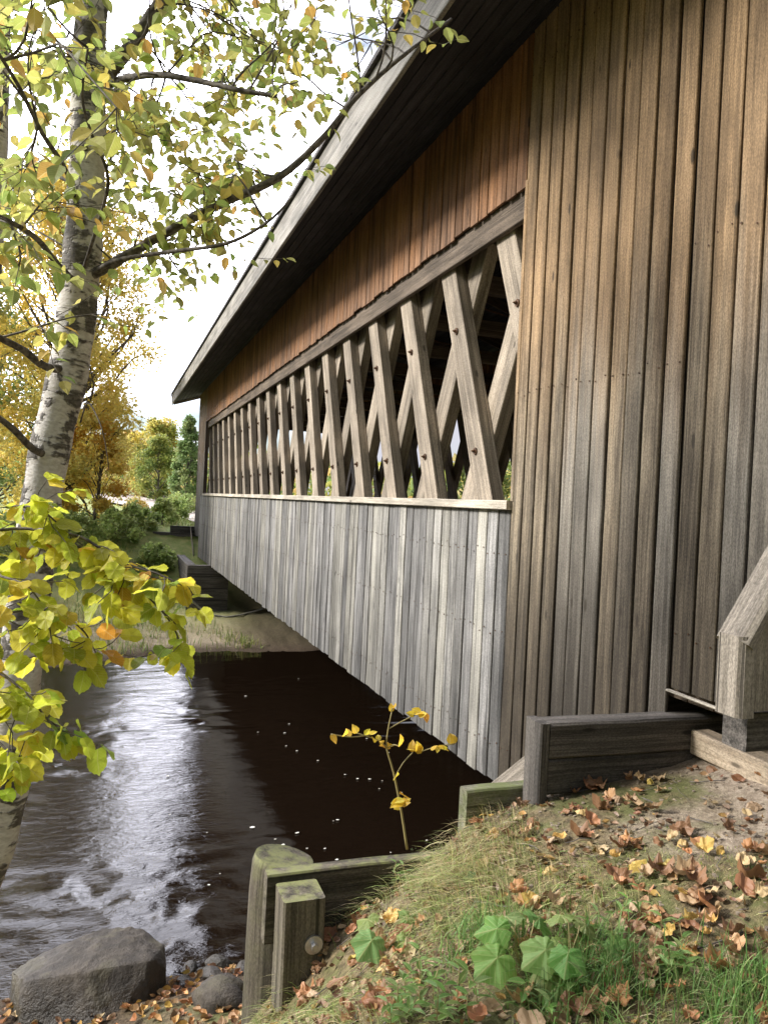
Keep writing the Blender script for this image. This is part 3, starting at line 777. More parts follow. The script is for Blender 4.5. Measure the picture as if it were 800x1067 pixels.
limbs = [  # photo pixels with distance, and radius in pixels
    ([(88, 290, DB), (112, 278, 3.95), (160, 250, 3.9), (225, 215, 3.8), (290, 185, 3.75), (335, 145, 3.75), (368, 105, 3.8), (410, 66, 3.9), (470, 20, 4.1)], 6.0, 1.6),
    ([(94, 120, DB), (112, 80, 3.95), (135, 50, 3.9), (165, 5, 3.9), (210, -70, 4.0), (270, -160, 4.2)], 8.5, 4),
    ([(96, 96, DB), (130, 82, 3.8), (165, 78, 3.6), (205, 84, 3.5), (250, 94, 3.4), (288, 100, 3.35)], 4.4, 2),
    ([(92, 290, DB), (120, 272, 3.85), (180, 262, 3.6), (235, 254, 3.4), (278, 232, 3.3), (305, 205, 3.3)], 3.0, 1),
    ([(74, 385, DB), (48, 382, 3.8), (25, 365, 3.6), (0, 352, 3.4), (-40, 330, 3.2)], 5.0, 3),
    ([(52, 475, DB), (35, 468, 3.8), (15, 448, 3.6), (0, 436, 3.5), (-30, 415, 3.3)], 4.4, 2.5),
    ([(84, 300, DB), (60, 275, 3.7), (40, 250, 3.4), (18, 235, 3.1), (-12, 220, 2.9)], 4.0, 2),
    ([(86, 235, DB), (70, 180, 3.5), (45, 140, 3.1), (20, 90, 2.8), (-5, 50, 2.6)], 3.2, 1.4),
    ([(84, 290, DB), (108, 215, 3.4), (112, 180, 3.2), (96, 140, 3.0), (86, 100, 2.9), (92, 50, 2.8)], 2.2, 1),
    ([(98, -60, DB), (150, -130, 3.7), (230, -190, 3.5), (320, -230, 3.5), (400, -240, 3.6)], 8, 2.5),
    ([(100, -100, DB), (40, -170, 3.6), (-40, -230, 3.2), (-140, -300, 3.0)], 8, 2.5),
    ([(106, -150, DB), (140, -260, 3.4), (200, -380, 2.9), (280, -520, 2.6)], 8, 2.5),
    ([(118, -280, 4.1), (200, -380, 4.3), (300, -420, 4.7), (400, -440, 5.2)], 8, 2.5),
    ([(112, -230, 4.1), (60, -330, 4.6), (-20, -420, 5.2), (-100, -480, 5.8)], 8, 2.5),
    ([(84, 440, DB), (92, 420, 3.8), (104, 440, 3.7), (110, 462, 3.7), (114, 490, 3.75)], .9, .4),
]
skel = []; 
for pl, r0, r1 in limbs:
    q = smooth_path([at(*p) for p in pl], 5); d_m = np.mean([p[2] for p in pl])
    m = MB(); m.tube(q, list(np.linspace(r0, r1, len(q))/F*d_m*1.0), 8, rough=.12); m.build('limb', M['twig'], birch)
    skel += q[4:]
skel = np.array(skel)
lf = Leafer(); tw = MB()
def spray(c, n, ln, size, lfx, twm, r0=.0035, src=None):
    """a side branch from the nearest limb out to c, with n leafy twigs"""
    sk = skel if src is None else src
    j = np.argmin(np.linalg.norm(sk-c, axis=1)+rng.random(len(sk))*.25); a = sk[j]
    br = bez(a, c, 6, -.04, .07); twm.tube(br, list(np.linspace(r0*1.6, r0*.7, len(br))), 5, cap=False)
    for k in range(n):
        s0 = br[random.randint(2, 6)]; d = unit(unit(c-a)*.5+rng.normal(size=3)*.75+np.array([0, 0, -.12]))
        tp_ = bez(s0, s0+d*ln*random.uniform(.5, 1.2), 4, .06, .08)
        twm.tube(tp_, list(np.linspace(r0*.7, r0*.35, len(tp_))), 4, cap=False); lfx.twig(tp_, .05, size)
def vis_pt(u0, u1, v0, v1, d0, d1): return at(random.uniform(u0, u1), random.uniform(v0, v1), random.uniform(d0, d1))
# crown volume round the limbs: (u0,u1,v0,v1,d0,d1, sprays, leaf size)
for u0, u1, v0, v1, d0, d1, n, sz in [(-60, 130, -60, 130, 2.2, 4.4, 17, .072), (-60, 120, 130, 330, 2.2, 4.4, 16, .072), (100, 260, -60, 120, 3.0, 5.0, 17, .068), (100, 250, 110, 250, 3.0, 4.6, 15, .068),
                                      (240, 430, -60, 70, 3.2, 5.0, 17, .064), (230, 390, 60, 160, 3.2, 4.8, 12, .062), (180, 300, 150, 260, 3.4, 4.6, 8, .06), (120, 250, 240, 330, 3.4, 4.8, 7, .058), (200, 235, 330, 375, 2.9, 3.2, 1, .08),
                                      (-250, 330, -520, -60, 2.9, 5.5, 34, .07)]:
    for i in range(int(n*.92)):
        while True:
            u, v = random.uniform(u0, u1), random.uniform(v0, v1)
            if v > -60 and 58 < u < 112 and random.random() < .75: continue
            if v < -60 or v > 325 or u < 395-.72*v: break
        spray(at(u, v, random.uniform(d0, d1)), random.randint(3, 5), .38, sz, lf, tw)
for i in range(150):  # extra unseen sprays added along the sun's path to shade the upper near wall
    x = random.uniform(-1.3, 1.2); z = 2.6+(3-x)*.68+random.uniform(0, 1.5)
    spray(np.array([x, random.uniform(2.8, z/.72), z]), 4, .4, .08, lf, tw)
tw.build('twigs', M['twig'], birch)
BIRCHC = [(.40, .44, .12), (.48, .49, .13), (.31, .39, .10), (.58, .49, .12), (.58, .36, .09)]
n = len(lf.P)
leaf_obj('foliage', OV, lf.P, lf.D, lf.N, lf.S, palette(n, BIRCHC, [4, 4, 3, 2, .5]), M['leaf'], birch)

# second stem at the left frame edge
b2 = empty('birch_tree', (-1.6, 4.6, -3.2), 'second grey birch stem cut off by the left edge of the view', 'tree')
q = smooth_path([at(-90, 1230, 4.9), at(-70, 1000, 4.8), at(-50, 600, 4.8), at(-18, 330, 4.8), at(-6, 180, 4.8), at(-2, 60, 4.8), at(2, -60, 4.8), at(6, -300, 4.9), at(10, -600, 5.1)], 5)
MB().tube(q, list(np.linspace(.115, .04, len(q))), 18, rough=.04).build('trunk', M['birch'], b2)
lf2 = Leafer(); tw2 = MB(); sk2 = np.array(q[17:])
for i in range(34): spray(vis_pt(-220, 90, -500, 60, 3.8, 6.2), 4, .38, .068, lf2, tw2, src=sk2)
for i in range(7): spray(vis_pt(-60, 70, 20, 330, 4.2, 5.6), 4, .38, .066, lf2, tw2, src=sk2)
tw2.build('twigs', M['twig'], b2)
leaf_obj('foliage', OV, lf2.P, lf2.D, lf2.N, lf2.S, palette(len(lf2.P), BIRCHC, [4, 4, 3, 2, 1.2]), M['leaf'], b2)

# broad-leaved sapling reaching in at the lower left
sap = empty('young_lime_tree', (-1.35, 2.4, -2.5), 'young tree with big yellow green leaves reaching over the river', 'tree')
sm_ = MB(); st = smooth_path([np.array((-1.35, 2.4, -2.6)), at(-150, 900, 2.6), at(-110, 740, 2.55), at(-90, 620, 2.5), at(-80, 520, 2.5)], 5)
sm_.tube(st, list(np.linspace(.022, .012, len(st))), 8); sm_.build('stem', M['twig'], sap)
sbr = [[(-95, 600, 2.52), (-30, 560, 2.45), (40, 552, 2.4), (100, 580, 2.38), (150, 618, 2.35), (180, 652, 2.35), (196, 696, 2.36)],
       [(40, 552, 2.4), (85, 560, 2.35), (125, 585, 2.3), (165, 598, 2.28), (190, 610, 2.27)],
       [(-105, 690, 2.55), (-50, 660, 2.45), (5, 640, 2.35), (50, 635, 2.3), (85, 655, 2.28), (100, 680, 2.28)],
       [(-110, 740, 2.55), (-60, 720, 2.4), (-10, 700, 2.3), (25, 720, 2.25), (50, 750, 2.22), (68, 770, 2.22)],
       [(-110, 760, 2.55), (-60, 770, 2.4), (-15, 765, 2.3), (10, 785, 2.25), (22, 805, 2.25)],
       [(-90, 600, 2.5), (-40, 590, 2.35), (0, 600, 2.25), (30, 612, 2.2), (50, 640, 2.2)],
       [(-85, 560, 2.5), (-40, 535, 2.4), (5, 528, 2.35), (40, 530, 2.33), (60, 545, 2.33)]]
lf3 = Leafer(); bm_ = MB()
for k, pl in enumerate(sbr):
    q = smooth_path([at(*p) for p in pl], 5); bm_.tube(q, list(np.linspace(.006, .002, len(q))), 6)
    lf3.twig(q[4:], .034, .066, droop=.5)
    for i in range(12 if k < 5 else 8):
        j = random.randint(6, len(q)-1); d = unit(rng.normal(size=3)*np.array([.8, .8, .55])+np.array([0, 0, -.3]))
        e = bez(q[j], q[j]+d*random.uniform(.06, .2), 3, .05, .05); bm_.tube(e, .0016, 4, cap=False); lf3.twig(e, .036, .066, droop=.5)
bm_.build('branch', M['twig'], sap)
n = len(lf3.P); cols = palette(n, [(.52, .54, .05), (.60, .57, .06), (.40, .47, .05), (.66, .50, .06), (.62, .34, .05), (.28, .38, .07)], [6, 5, 3, 1.6, .4, .6])
leaf_obj('foliage', LIME, lf3.P, lf3.D, lf3.N, lf3.S, cols, M['leaf'], sap)

# little yellow seedling in front of the water
sd_ = empty('yellow_sapling', (1.42, 3.5, -1.75), 'slender sapling with a few yellow leaves standing before the dark water', 'sapling')
Y_ = 3.46
mainp = [on_y(424, 885, Y_), on_y(418, 845, Y_), on_y(410, 805, Y_), on_y(403, 780, Y_), on_y(404, 762, Y_), on_y(408, 742, Y_)]
MB().tube(smooth_path(mainp, 3), list(np.linspace(.0065, .003, 16)), 6).build('stem', M['stem'], sd_)
L4 = Leafer()
def sp_tw(pl, n_l, sz):
    q = smooth_path([on_y(u, v, y) for u, v, y in pl], 3); MB().tube(q, .0028, 5).build('twig', M['stem'], sd_)
    for i in range(n_l):
        t = i/(max(n_l-1, 1)); p = q[int(t*(len(q)-1))] if n_l > 1 else q[-1]
        L4.P.append(p); L4.D.append(unit(rng.normal(size=3)*.55+np.array([.35*(1 if i % 2 else -1), -.2, .25]))); L4.N.append(unit(rng.normal(size=3)*.8+np.array([0, -.5, .5]))); L4.S.append(sz*random.uniform(.8, 1.15))
sp_tw([(385, 766, Y_), (365, 768, Y_-.02), (345, 765, Y_-.03)], 5, .05); sp_tw([(403, 780, Y_), (395, 772, Y_), (372, 764, Y_-.02)], 6, .05)
sp_tw([(403, 780, Y_), (410, 776, Y_-.03), (416, 778, Y_-.05)], 2, .06)
sp_tw([(410, 812, Y_), (420, 795, Y_-.02), (430, 784, Y_-.03)], 2, .06); sp_tw([(436, 784, Y_-.03), (455, 778, Y_-.05), (474, 775, Y_-.06)], 9, .055)
sp_tw([(404, 760, Y_), (418, 752, Y_), (432, 745, Y_+.01)], 1, .05); sp_tw([(432, 745, Y_+.01), (437, 743, Y_), (442, 742, Y_)], 4, .05)
sp_tw([(408, 742, Y_), (408, 740, Y_), (409, 738, Y_)], 2, .04); sp_tw([(416, 838, Y_), (420, 835, Y_-.03), (424, 832, Y_-.05)], 6, .07)
n = len(L4.P)
leaf_obj('leaves', OV, L4.P, L4.D, L4.N, L4.S, palette(n, [(.72, .50, .04), (.62, .36, .04), (.75, .58, .08)], [3, 1.4, 1.5], .1), M['leaf'], sd_)

# ------------------------------------------------------------------ small plants on the bank
def on_ground(u, v):
    """where the sight line through a photo pixel meets the near bank"""
    d = at(u, v, 1.0); t = .8
    while t < 9:
        p = d*t
        if p[2] < gz(p[0], p[1]): return p
        t += .015
    return d*9
def maple_seedling(u, v, n, size, h, lab, cols=((.20, .36, .10), (.26, .42, .14), (.30, .40, .13)), T=MP, group='leafy seedlings on the bank', name='maple_seedling'):
    p = on_ground(u, v); e = empty(name, tuple(p), lab, 'seedling', group)
    P, D, N_, S = [], [], [], []
    for i in range(n):
        m = MB(); a = 2*math.pi*i/n+random.random()*.8; r = random.uniform(.35, .95)*size; hh = h*random.uniform(.6, 1.1)
        q = p+np.array([math.cos(a)*r*.7, math.sin(a)*r*.7, hh]); st_ = bez(p-np.array([0, 0, .02]), q, 4, -.15, .04); m.tube(st_, .0022, 5); m.build('stem', M['stem'], e)
        P.append(q); D.append((math.cos(a), math.sin(a), -.35)); N_.append(unit(np.array([-.25, -.55, .9])+rng.normal(size=3)*.2)); S.append(size*random.uniform(.75, 1.1))
    leaf_obj('leaves', T, P, D, N_, S, palette(n, cols, [1]*len(cols), .1), M['leaf'], e)
maple_seedling(545, 1010, 6, .18, .14, 'maple seedling with the broadest bright green leaves in the front grass')
maple_seedling(594, 1010, 5, .16, .13, 'green maple seedling just right of the broadest leaved one')
maple_seedling(400, 990, 4, .15, .10, 'green maple seedling in brown leaves beside the square post')
maple_seedling(345, 950, 3, .045, .05, 'tiny green seedling under the lowest board')
maple_seedling(500, 925, 3, .085, .05, 'dull green lobed leaf plant in the middle of the long grass', cols=((.14, .2, .07), (.2, .2, .07)))
maple_seedling(512, 1010, 4, .07, .08, 'small green seedling left of the broadest leaved one')
def herb(u, v, n, size, lab, cols=((.17, .29, .09), (.24, .35, .13)), name='green_herb'):
    p = on_ground(u, v); e = empty(name, tuple(p), lab, 'plant', 'green herbs in the front grass')
    P, D, N_, S = [], [], [], []
    for k in range(n):
        m = MB()
        b0 = p+np.array([rng.normal()*.05, rng.normal()*.05, 0]); tip = b0+np.array([rng.normal()*.03, rng.normal()*.03, random.uniform(.06, .14)])
        q = bez(b0-np.array([0, 0, .02]), tip, 4, 0, .05); m.tube(q, .0018, 4); m.build('stem', M['stem'], e)
        for i in range(7):
            a = i*2.4+random.random(); P.append(q[min(4, 1+i//2)]); D.append((math.cos(a), math.sin(a), .25)); N_.append((0, 0, 1)); S.append(size*random.uniform(.7, 1.1))
    leaf_obj('leaves', ovate(.42), P, np.array(D)+rng.normal(size=(len(D), 3))*.15, np.array(N_)+rng.normal(size=(len(D), 3))*.2, S, palette(len(P), cols, [1]*len(cols), .12), M['leaf'], e)
for u, v, n, s_, lab in [(440, 1035, 5, .055, 'bright green herb clump at the bottom left of the grass'), (480, 1062, 5, .06, 'green herb clump on the bottom edge left of centre'), (420, 1064, 4, .06, 'green herb clump below the leaf pile on the bottom edge'),
                         (572, 1050, 5, .06, 'green herb under the broad maple seedling'), (690, 1000, 4, .06, 'green herb among brown leaves right of centre'), (672, 960, 3, .05, 'small green herb beside a yellow fallen leaf'),
                         (620, 985, 3, .06, 'green herb just right of the maple seedlings'), (385, 905, 2, .04, 'little green herb at the foot of the lowest board'), (425, 925, 3, .045, 'pale green herb below the spruce seedling')]: herb(u, v, n, s_, lab, cols=((.20, .36, .10), (.28, .42, .15)))
# small spruce-like tuft at the edge of the bank
p = on_ground(438, 898); e = empty('spruce_seedling', tuple(p), 'blue green feathery spruce seedling at the brink above the water', 'seedling')
P, D = [], []; m = MB()
for k in range(13):
    a = k*2.4; q = bez(p, p+np.array([math.cos(a)*.12, math.sin(a)*.09, random.uniform(.04, .13)]), 8, -.1, .05); m.tube(q, .0018, 4)
    for i in range(1, 9):
        for s_ in range(9):
            P.append(q[i]); D.append(unit(unit(q[i]-q[i-1])*.8+rng.normal(size=3)*.6))
m.build('stem', M['stem'], e)
leaf_obj('needles', (DI[0]*np.array([.28, 1, 1]), DI[1], DI[2]), P, D, rand_dir(len(P)), np.full(len(P), .024), palette(len(P), [(.10, .20, .10), (.15, .26, .12)], [1, 1]), M['leaf'], e)

# ------------------------------------------------------------------ grass
def blades(P, H, lean, W, cols, name, label, seg=4):
    n = len(P); az = rng.uniform(0, 2*math.pi, n)
    k = seg+1; V = np.zeros((n, 2*seg+1, 3))
    dirv = lean+np.stack([np.cos(az), np.sin(az)], 1)*.45; dirv *= rng.uniform(.4, 1.25, (n, 1))
    sidev = unit(np.stack([-dirv[:, 1], dirv[:, 0], np.zeros(n)], 1)+1e-6)
    for i in range(k):
        t = i/seg; bend = t**1.6
        c = P+np.stack([dirv[:, 0]*H*bend, dirv[:, 1]*H*bend, H*(t-.62*np.minimum(np.linalg.norm(dirv, axis=1), 1.3)*t**2.4)], 1)
        w = (W*(1-t)**.7)[:, None]*sidev
        if i < seg: V[:, 2*i] = c-w; V[:, 2*i+1] = c+w
        else: V[:, 2*seg] = c
    b_ = (np.arange(n)*(2*seg+1))[:, None]
    F4 = np.concatenate([b_+np.array([2*i, 2*i+1, 2*i+3, 2*i+2]) for i in range(seg-1)]); F3 = b_+np.array([2*seg-2, 2*seg-1, 2*seg])
    return tag(link(name, npmesh(name, V.reshape(-1, 3), [F4, F3], M['blade'], False, {'lc': np.repeat(cols, 2*seg+1, 0)})), label, 'grass', kind='stuff')
n0 = 120000
gx = rng.uniform(-.6, 3.0, n0); gy = rng.uniform(.6, 3.62, n0)
dens = fbm(gx*1.6+9, gy*1.6, 3)*1.1+.62
bare = np.clip((gx-1.95)*.95+(gy-2.75)*.75, 0, 2)      # trodden dirt towards the timbers
leafp = np.exp(-(((gx-1.15)/.22)**2+((gy-3.3)/.35)**2))*.9
dens = dens-bare*1.5-leafp+.5*np.exp(-(((gx-1.75)/.4)**2+((gy-3.3)/.4)**2))
keep = rng.random(n0) < np.clip(dens, .012, 1)*.62
gx, gy = gx[keep], gy[keep]; n = len(gx)
P = np.stack([gx, gy, gz(gx, gy)-.01], 1)
long_ = np.clip(.5+.6*np.exp(-(((gx-1.6)/.5)**2+((gy-3.3)/.5)**2))-.35*(gx > 2.0), .28, 1.5)
H = .125*long_*rng.uniform(.5, 1.5, n)
ln = np.stack([-.80+.35*fbm(gx*2.2, gy*2.2, 2), -.15+.9*fbm(gx*2.2+30, gy*2.2, 2)], 1)
tone = fbm(gx*1.1+50, gy*1.1, 2)
pg = palette(n, [(.31, .36, .12), (.42, .43, .19), (.23, .31, .09)], [3, 2.2, 2.4]); pt = palette(n, [(.58, .49, .29), (.48, .40, .21)], [1, 1])
mixf = (rng.random(n) < np.clip(.26+.5*tone+.2*(gx > 1.7), .12, .85))[:, None]
blades(P, H, ln, np.full(n, .0017)*rng.choice([.7, 1.0, 1.5, 2.4], n, p=[.3, .4, .22, .08]), np.where(mixf, pt, pg), 'grass', 'long thin drooping grass on the near bank')
# lush tufts at the bottom right
n0 = 1500
cx = rng.choice(6, n0); cen = np.array([on_ground(u, v) for u, v in [(600, 1045), (635, 1030), (615, 1000), (785, 1040), (760, 1055), (500, 985)]])
gx = cen[cx, 0]+rng.normal(size=n0)*.085; gy = cen[cx, 1]+rng.normal(size=n0)*.085
P = np.stack([gx, gy, gz(gx, gy)-.01], 1)
blades(P, .15*rng.uniform(.5, 1.3, n0), rng.normal(size=(n0, 2))*.5, np.full(n0, .0028), palette(n0, [(.10, .20, .045), (.15, .25, .07), (.22, .28, .1)], [2, 2, 1]), 'grass', 'lush bright green grass tufts by the maple seedlings')
# far bank
n0 = 60000
gx = rng.uniform(-12, 6, n0); gy = 19.2+rng.random(n0)**1.3*22; d_ = gy-far_shore(gx)
keep = (d_ > .25) & ~((gx > 2.6+.4*(24-gy)) & (gy < 31)) & (rng.random(n0) < np.clip(.45+fbm(gx*.5, gy*.5, 3)*1.2, .1, 1)); gx, gy = gx[keep], gy[keep]; n = len(gx)
blades(np.stack([gx, gy, gz(gx, gy)-.02], 1), rng.uniform(.12, .42, n), rng.normal(size=(n, 2))*.4, np.full(n, .011), palette(n, [(.20, .27, .06), (.30, .32, .10), (.38, .33, .16), (.12, .2, .05)], [3, 3, 1.6, 2]), 'grass', 'rough green and straw grass on the far bank', seg=3)

# ------------------------------------------------------------------ fallen leaves
LT = [(curl(T, k, s), nm) for T, k, s, nm in [(MP, 1.1, 1, 0), (DO, 1.0, 2, 0), (MP, -1.0, 3, 0), (DO, .8, 4, 1), (DO, -1.0, 5, 1), (DO, 1.7, 6, 1), (MP, 1.7, 7, 0)]]
CLS = [('brown', (.27, .145, .07), 'dry brown fallen leaf lying among others on the bank'), ('orange', (.46, .235, .10), 'orange brown fallen leaf lying among others on the bank'),
       ('tan', (.50, .36, .20), 'pale tan curled fallen leaf lying among others on the bank'), ('yellow', (.68, .48, .13), 'yellow fallen leaf lying among others on the bank')]
lmesh = {}
for ci, (nm, col, lab) in enumerate(CLS):
    for ti, (T, kd) in enumerate(LT):
        for r in range(2):
            V, Fs, c = leaves(T, [(0, 0, 0)], [(0, 1, 0)], [(0, 0, 1)], [1.0], palette(1, [col], [1], .15))
            lmesh[ci, ti*2+r] = npmesh('fallen_leaf', V-np.array([0, .45, 0]), Fs, M['deadleaf'], False, {'lc': c})
spots = []
def dens_leaf(u, v):
    g = lambda a, b, sa, sb: math.exp(-((u-a)/sa)**2-((v-b)/sb)**2)
    return .30+.9*g(560, 855, 45, 22)+1.1*g(375, 975, 45, 65)+.5*g(690, 805, 45, 18)+.55*g(625, 805, 55, 14)+.5*g(655, 985, 70, 60)+.35*g(640, 880, 60, 45)+.4*g(730, 960, 70, 60)-.5*g(470, 930, 60, 40)-.25*g(730, 840, 55, 22)
while len(spots) < 290:
    u, v = random.uniform(305, 812), random.uniform(790, 1075)
    if random.random() > dens_leaf(u, v): continue
    p = on_ground(u, v)
    if p[1] > 3.62 or p[2] < -2.9: continue
    spots.append((p, v))
for i, (p, v) in enumerate(spots):
    ci = random.choices([0, 1, 2, 3], [3.8, 2.2, 3.2, 1.0])[0]; k = random.randint(0, 13)
    o = bpy.data.objects.new('fallen_leaf', lmesh[ci, k]); C.objects.link(o)
    o.location = (p[0], p[1], float(gz(p[0], p[1]))+random.uniform(.010, .032)); s_ = random.choice([.045, .06, .075, .09, .11])*random.uniform(.85, 1.15); o.scale = (s_, s_, s_)
    o.rotation_euler = (random.gauss(.1, .25), random.gauss(0, .25), random.random()*6.3)
    tag(o, CLS[ci][2], 'leaf', CLS[ci][0]+' fallen leaves')
# the small broken litter between them
n0 = 9000; us = rng.uniform(300, 815, n0); vs = rng.uniform(788, 1080, n0)
gx = rng.uniform(-.8, 3.2, n0); gy = rng.uniform(.4, 3.6, n0)
kp = rng.random(n0) < np.clip(.42+fbm(gx*2, gy*2, 2)*.9, .08, 1)*(1-.75*np.clip((gx-1.95)*.95+(gy-2.75)*.75, 0, 1)); gx, gy = gx[kp], gy[kp]; n = len(gx)
lt_ = leaf_obj('leaf_litter', curl(OV, .8, 9), np.stack([gx, gy, gz(gx, gy)+rng.uniform(.004, .02, n)], 1), rng.normal(size=(n, 3))*np.array([1, 1, .25]), np.array([0, 0, 1.])+rng.normal(size=(n, 3))*.45, rng.uniform(.012, .05, n), palette(n, [(.16, .095, .055), (.27, .17, .095), (.36, .27, .17), (.4, .24, .09)], [3, 3, 2, 1]), M['deadleaf'])
tag(lt_, 'small broken brown leaf litter over the near bank', 'leaf litter', kind='stuff')
n0 = 2600; gx = rng.uniform(-2.2, 1.4, n0); gy = rng.uniform(3.7, 6.7, n0); z_ = gz(gx, gy); kp = z_ > WATER+.03; gx, gy = gx[kp], gy[kp]; n = len(gx)
lt_ = leaf_obj('leaf_litter', curl(OV, .8, 9), np.stack([gx, gy, gz(gx, gy)+rng.uniform(.01, .03, n)], 1), rng.normal(size=(n, 3))*np.array([1, 1, .25]), np.array([0, 0, 1.])+rng.normal(size=(n, 3))*.45, rng.uniform(.03, .085, n), palette(n, [(.2, .115, .06), (.36, .19, .075), (.42, .3, .17), (.5, .3, .08)], [3, 3, 2, 1]), M['deadleaf'])
tag(lt_, 'orange and brown leaf litter on the shore round the boulder', 'leaf litter', kind='stuff')
tl = MB()
for i in range(130):
    x, y = random.uniform(.3, 3.0), random.uniform(1.4, 3.55); a = random.random()*6.3; L = random.uniform(.04, .22)
    q = [np.array([x+math.cos(a)*t*L, y+math.sin(a)*t*L, 0]) for t in (0, .33, .66, 1)]
    for p in q: p[:2] += rng.normal(size=2)*.006; p[2] = float(gz(p[0], p[1]))+.012
    tl.tube(q, random.uniform(.0012, .0035), 4)
tag(tl.build('twig_litter', M['twig']), 'thin dead twigs scattered through the leaf litter', 'twigs', kind='stuff')
# pebbles in the dirt
n = 900; gx = rng.uniform(1.2, 3.1, n); gy = rng.uniform(1.6, 3.6, n)
pb = MB(); 
for x, y in zip(gx, gy):
    r = random.uniform(.003, .011); z_ = float(gz(x, y)); k = random.random()*6
    pb.prism([(x+r*math.cos(t+k)*random.uniform(.7, 1.2), y+r*math.sin(t+k)*random.uniform(.7, 1.2), z_-.003) for t in np.linspace(0, 2*math.pi, 7)[:-1]], (0, 0, r*.8))
tag(pb.build('pebbles', M['grit']), 'fine grit scattered over the bare dirt', 'grit', kind='stuff')

# ------------------------------------------------------------------ trees and shrubs beyond
def tree(name, label, x, y, h, r, cols, wts, nl, ls, lo=.25, group=None, clumps=26, cat='tree', shape=1.0, z=None):
    z0 = float(gz(x, y))-.1 if z is None else z
    e = empty(name, (x, y, z0), label, cat, group)
    m = MB(); top = np.array([x+rng.normal()*.06*h, y+rng.normal()*.06*h, z0+h*.9]); tk = bez((x, y, z0), top, 8, 0, .025)
    r0 = .016*h+.02; m.tube(tk, list(np.linspace(r0, r0*.15, 9)), 8)
    P, N_ = [], []; per = max(1, nl//clumps)
    cols_ = []
    for k in range(clumps):
        t = lo+(1-lo)*((k+.5)/clumps)**.9
        prof = math.sin(math.pi*min(1, .18+.80*(t-lo)/(1-lo)))**.7*shape if shape > 0 else (1-(t-lo)/(1-lo))*1.0+.06
        a = k*2.4+rng.normal()*.4; rr = r*prof*rng.uniform(.45, 1.0)
        c = np.array([x+math.cos(a)*rr, y+math.sin(a)*rr, z0+h*t+rng.normal()*.03*h])
        s0 = tk[min(8, max(1, int(t*8*.8)))]; br = bez(s0, c, 5, -.05, .06); m.tube(br, list(np.linspace(r0*.3, r0*.06, 6)), 5, cap=False)
        cs = r*rng.uniform(.24, .42)*(1 if shape > 0 else .55+.4*prof)
        q = rng.normal(size=(per, 3)); q = unit(q)*(rng.random((per, 1))**.45)*cs*np.array([1, 1, .75])*rng.uniform(.6, 1.25, (per, 1)); P.append(c+q); N_.append(unit(q)+rng.normal(size=(per, 3))*.7)
        base = np.array(cols)[rng.choice(len(cols), p=np.array(wts)/sum(wts))]
        cols_.append(np.clip(.6*base+.4*palette(per, cols, wts, .2), .005, .9)*rng.uniform(.85, 1.15))
    m.build('trunk', M['trunk'], e)
    P = np.concatenate(P); N_ = np.concatenate(N_); n = len(P)
    leaf_obj('crown', DI, P, rand_dir(n, -.2), N_, ls*rng.uniform(.6, 1.3, n), np.concatenate(cols_), M['farleaf'], e)
    return e
YEL = [(.74, .58, .13), (.80, .66, .20), (.66, .50, .12), (.56, .53, .17)]; GRN = [(.15, .23, .07), (.22, .30, .09), (.28, .33, .12)]; ORG = [(.58, .40, .15), (.62, .46, .18), (.46, .40, .16)]; YG = [(.28, .31, .07), (.36, .36, .09), (.20, .25, .06)]
tree('yellow_birch', 'tall golden yellow tree behind the birch trunk on the far bank', -1.7, 31.5, 13.5, 3.1, YEL, [3, 3, 1.5, 1.5], 42000, .14, lo=.05, clumps=130)
tree('yellow_birch', 'golden tree at the far left edge beyond the river', -5.8, 29, 13, 2.8, YEL+GRN, [3, 2, 1, 1, 1, 1, 1], 18000, .14, lo=.05, clumps=80)
tree('green_tree', 'dull green tree showing between the yellow crowns at left', -4.6, 36, 8.5, 2.6, GRN+YG, [1, 2, 2, 1, 1, 1], 14000, .15, lo=.05, clumps=60)
tree('yellow_shrub', 'orange yellow shrub at the foot of the golden tree', -.7, 30.5, 4.4, 1.25, [(.66, .40, .06), (.6, .34, .05)]+YEL, [2, 2, 1, 1, 1, 1], 6500, .13, lo=.05, clumps=22, cat='shrub')
tree('yellow_shrub', 'small orange shrub on the grass before the gravel road', 1.1, 36, 1.1, .75, ORG+YEL, [2, 2, 1, 2, 1, 1, 1], 1500, .11, lo=.05, clumps=16, cat='shrub')
tree('conifer', 'green conifer standing next to the far corner of the bridge', 5.5, 62, 7.2, 1.7, [(.18, .27, .10), (.23, .31, .12), (.30, .34, .14)], [2, 2, 1], 9000, .22, lo=.06, clumps=60, shape=-1)
tree('green_tree', 'small light green tree left of the conifer by the bridge end', 3.9, 75, 6.2, 2.0, YG+GRN, [2, 2, 2, 1, 1, 1], 7000, .24, lo=.06, clumps=46)
tree('yellow_green_tree', 'yellow green tree above the conifer by the bridge end', 4.6, 88, 9.0, 3.0, YG+YEL, [2, 2, 1, 1, 1, 1, 1], 9000, .3, lo=.1, clumps=40)
tree('orange_tree', 'hazy orange tree beyond the gravel road', 1.6, 95, 7.5, 3.6, ORG, [1, 1, 1], 8000, .32, lo=.05, clumps=40)
tree('orange_tree', 'low tawny tree left of the hazy orange one', -3.6, 100, 6.5, 4, ORG+YG, [1, 1, 1, 1, 1, 1], 8000, .34, lo=.05, clumps=40)
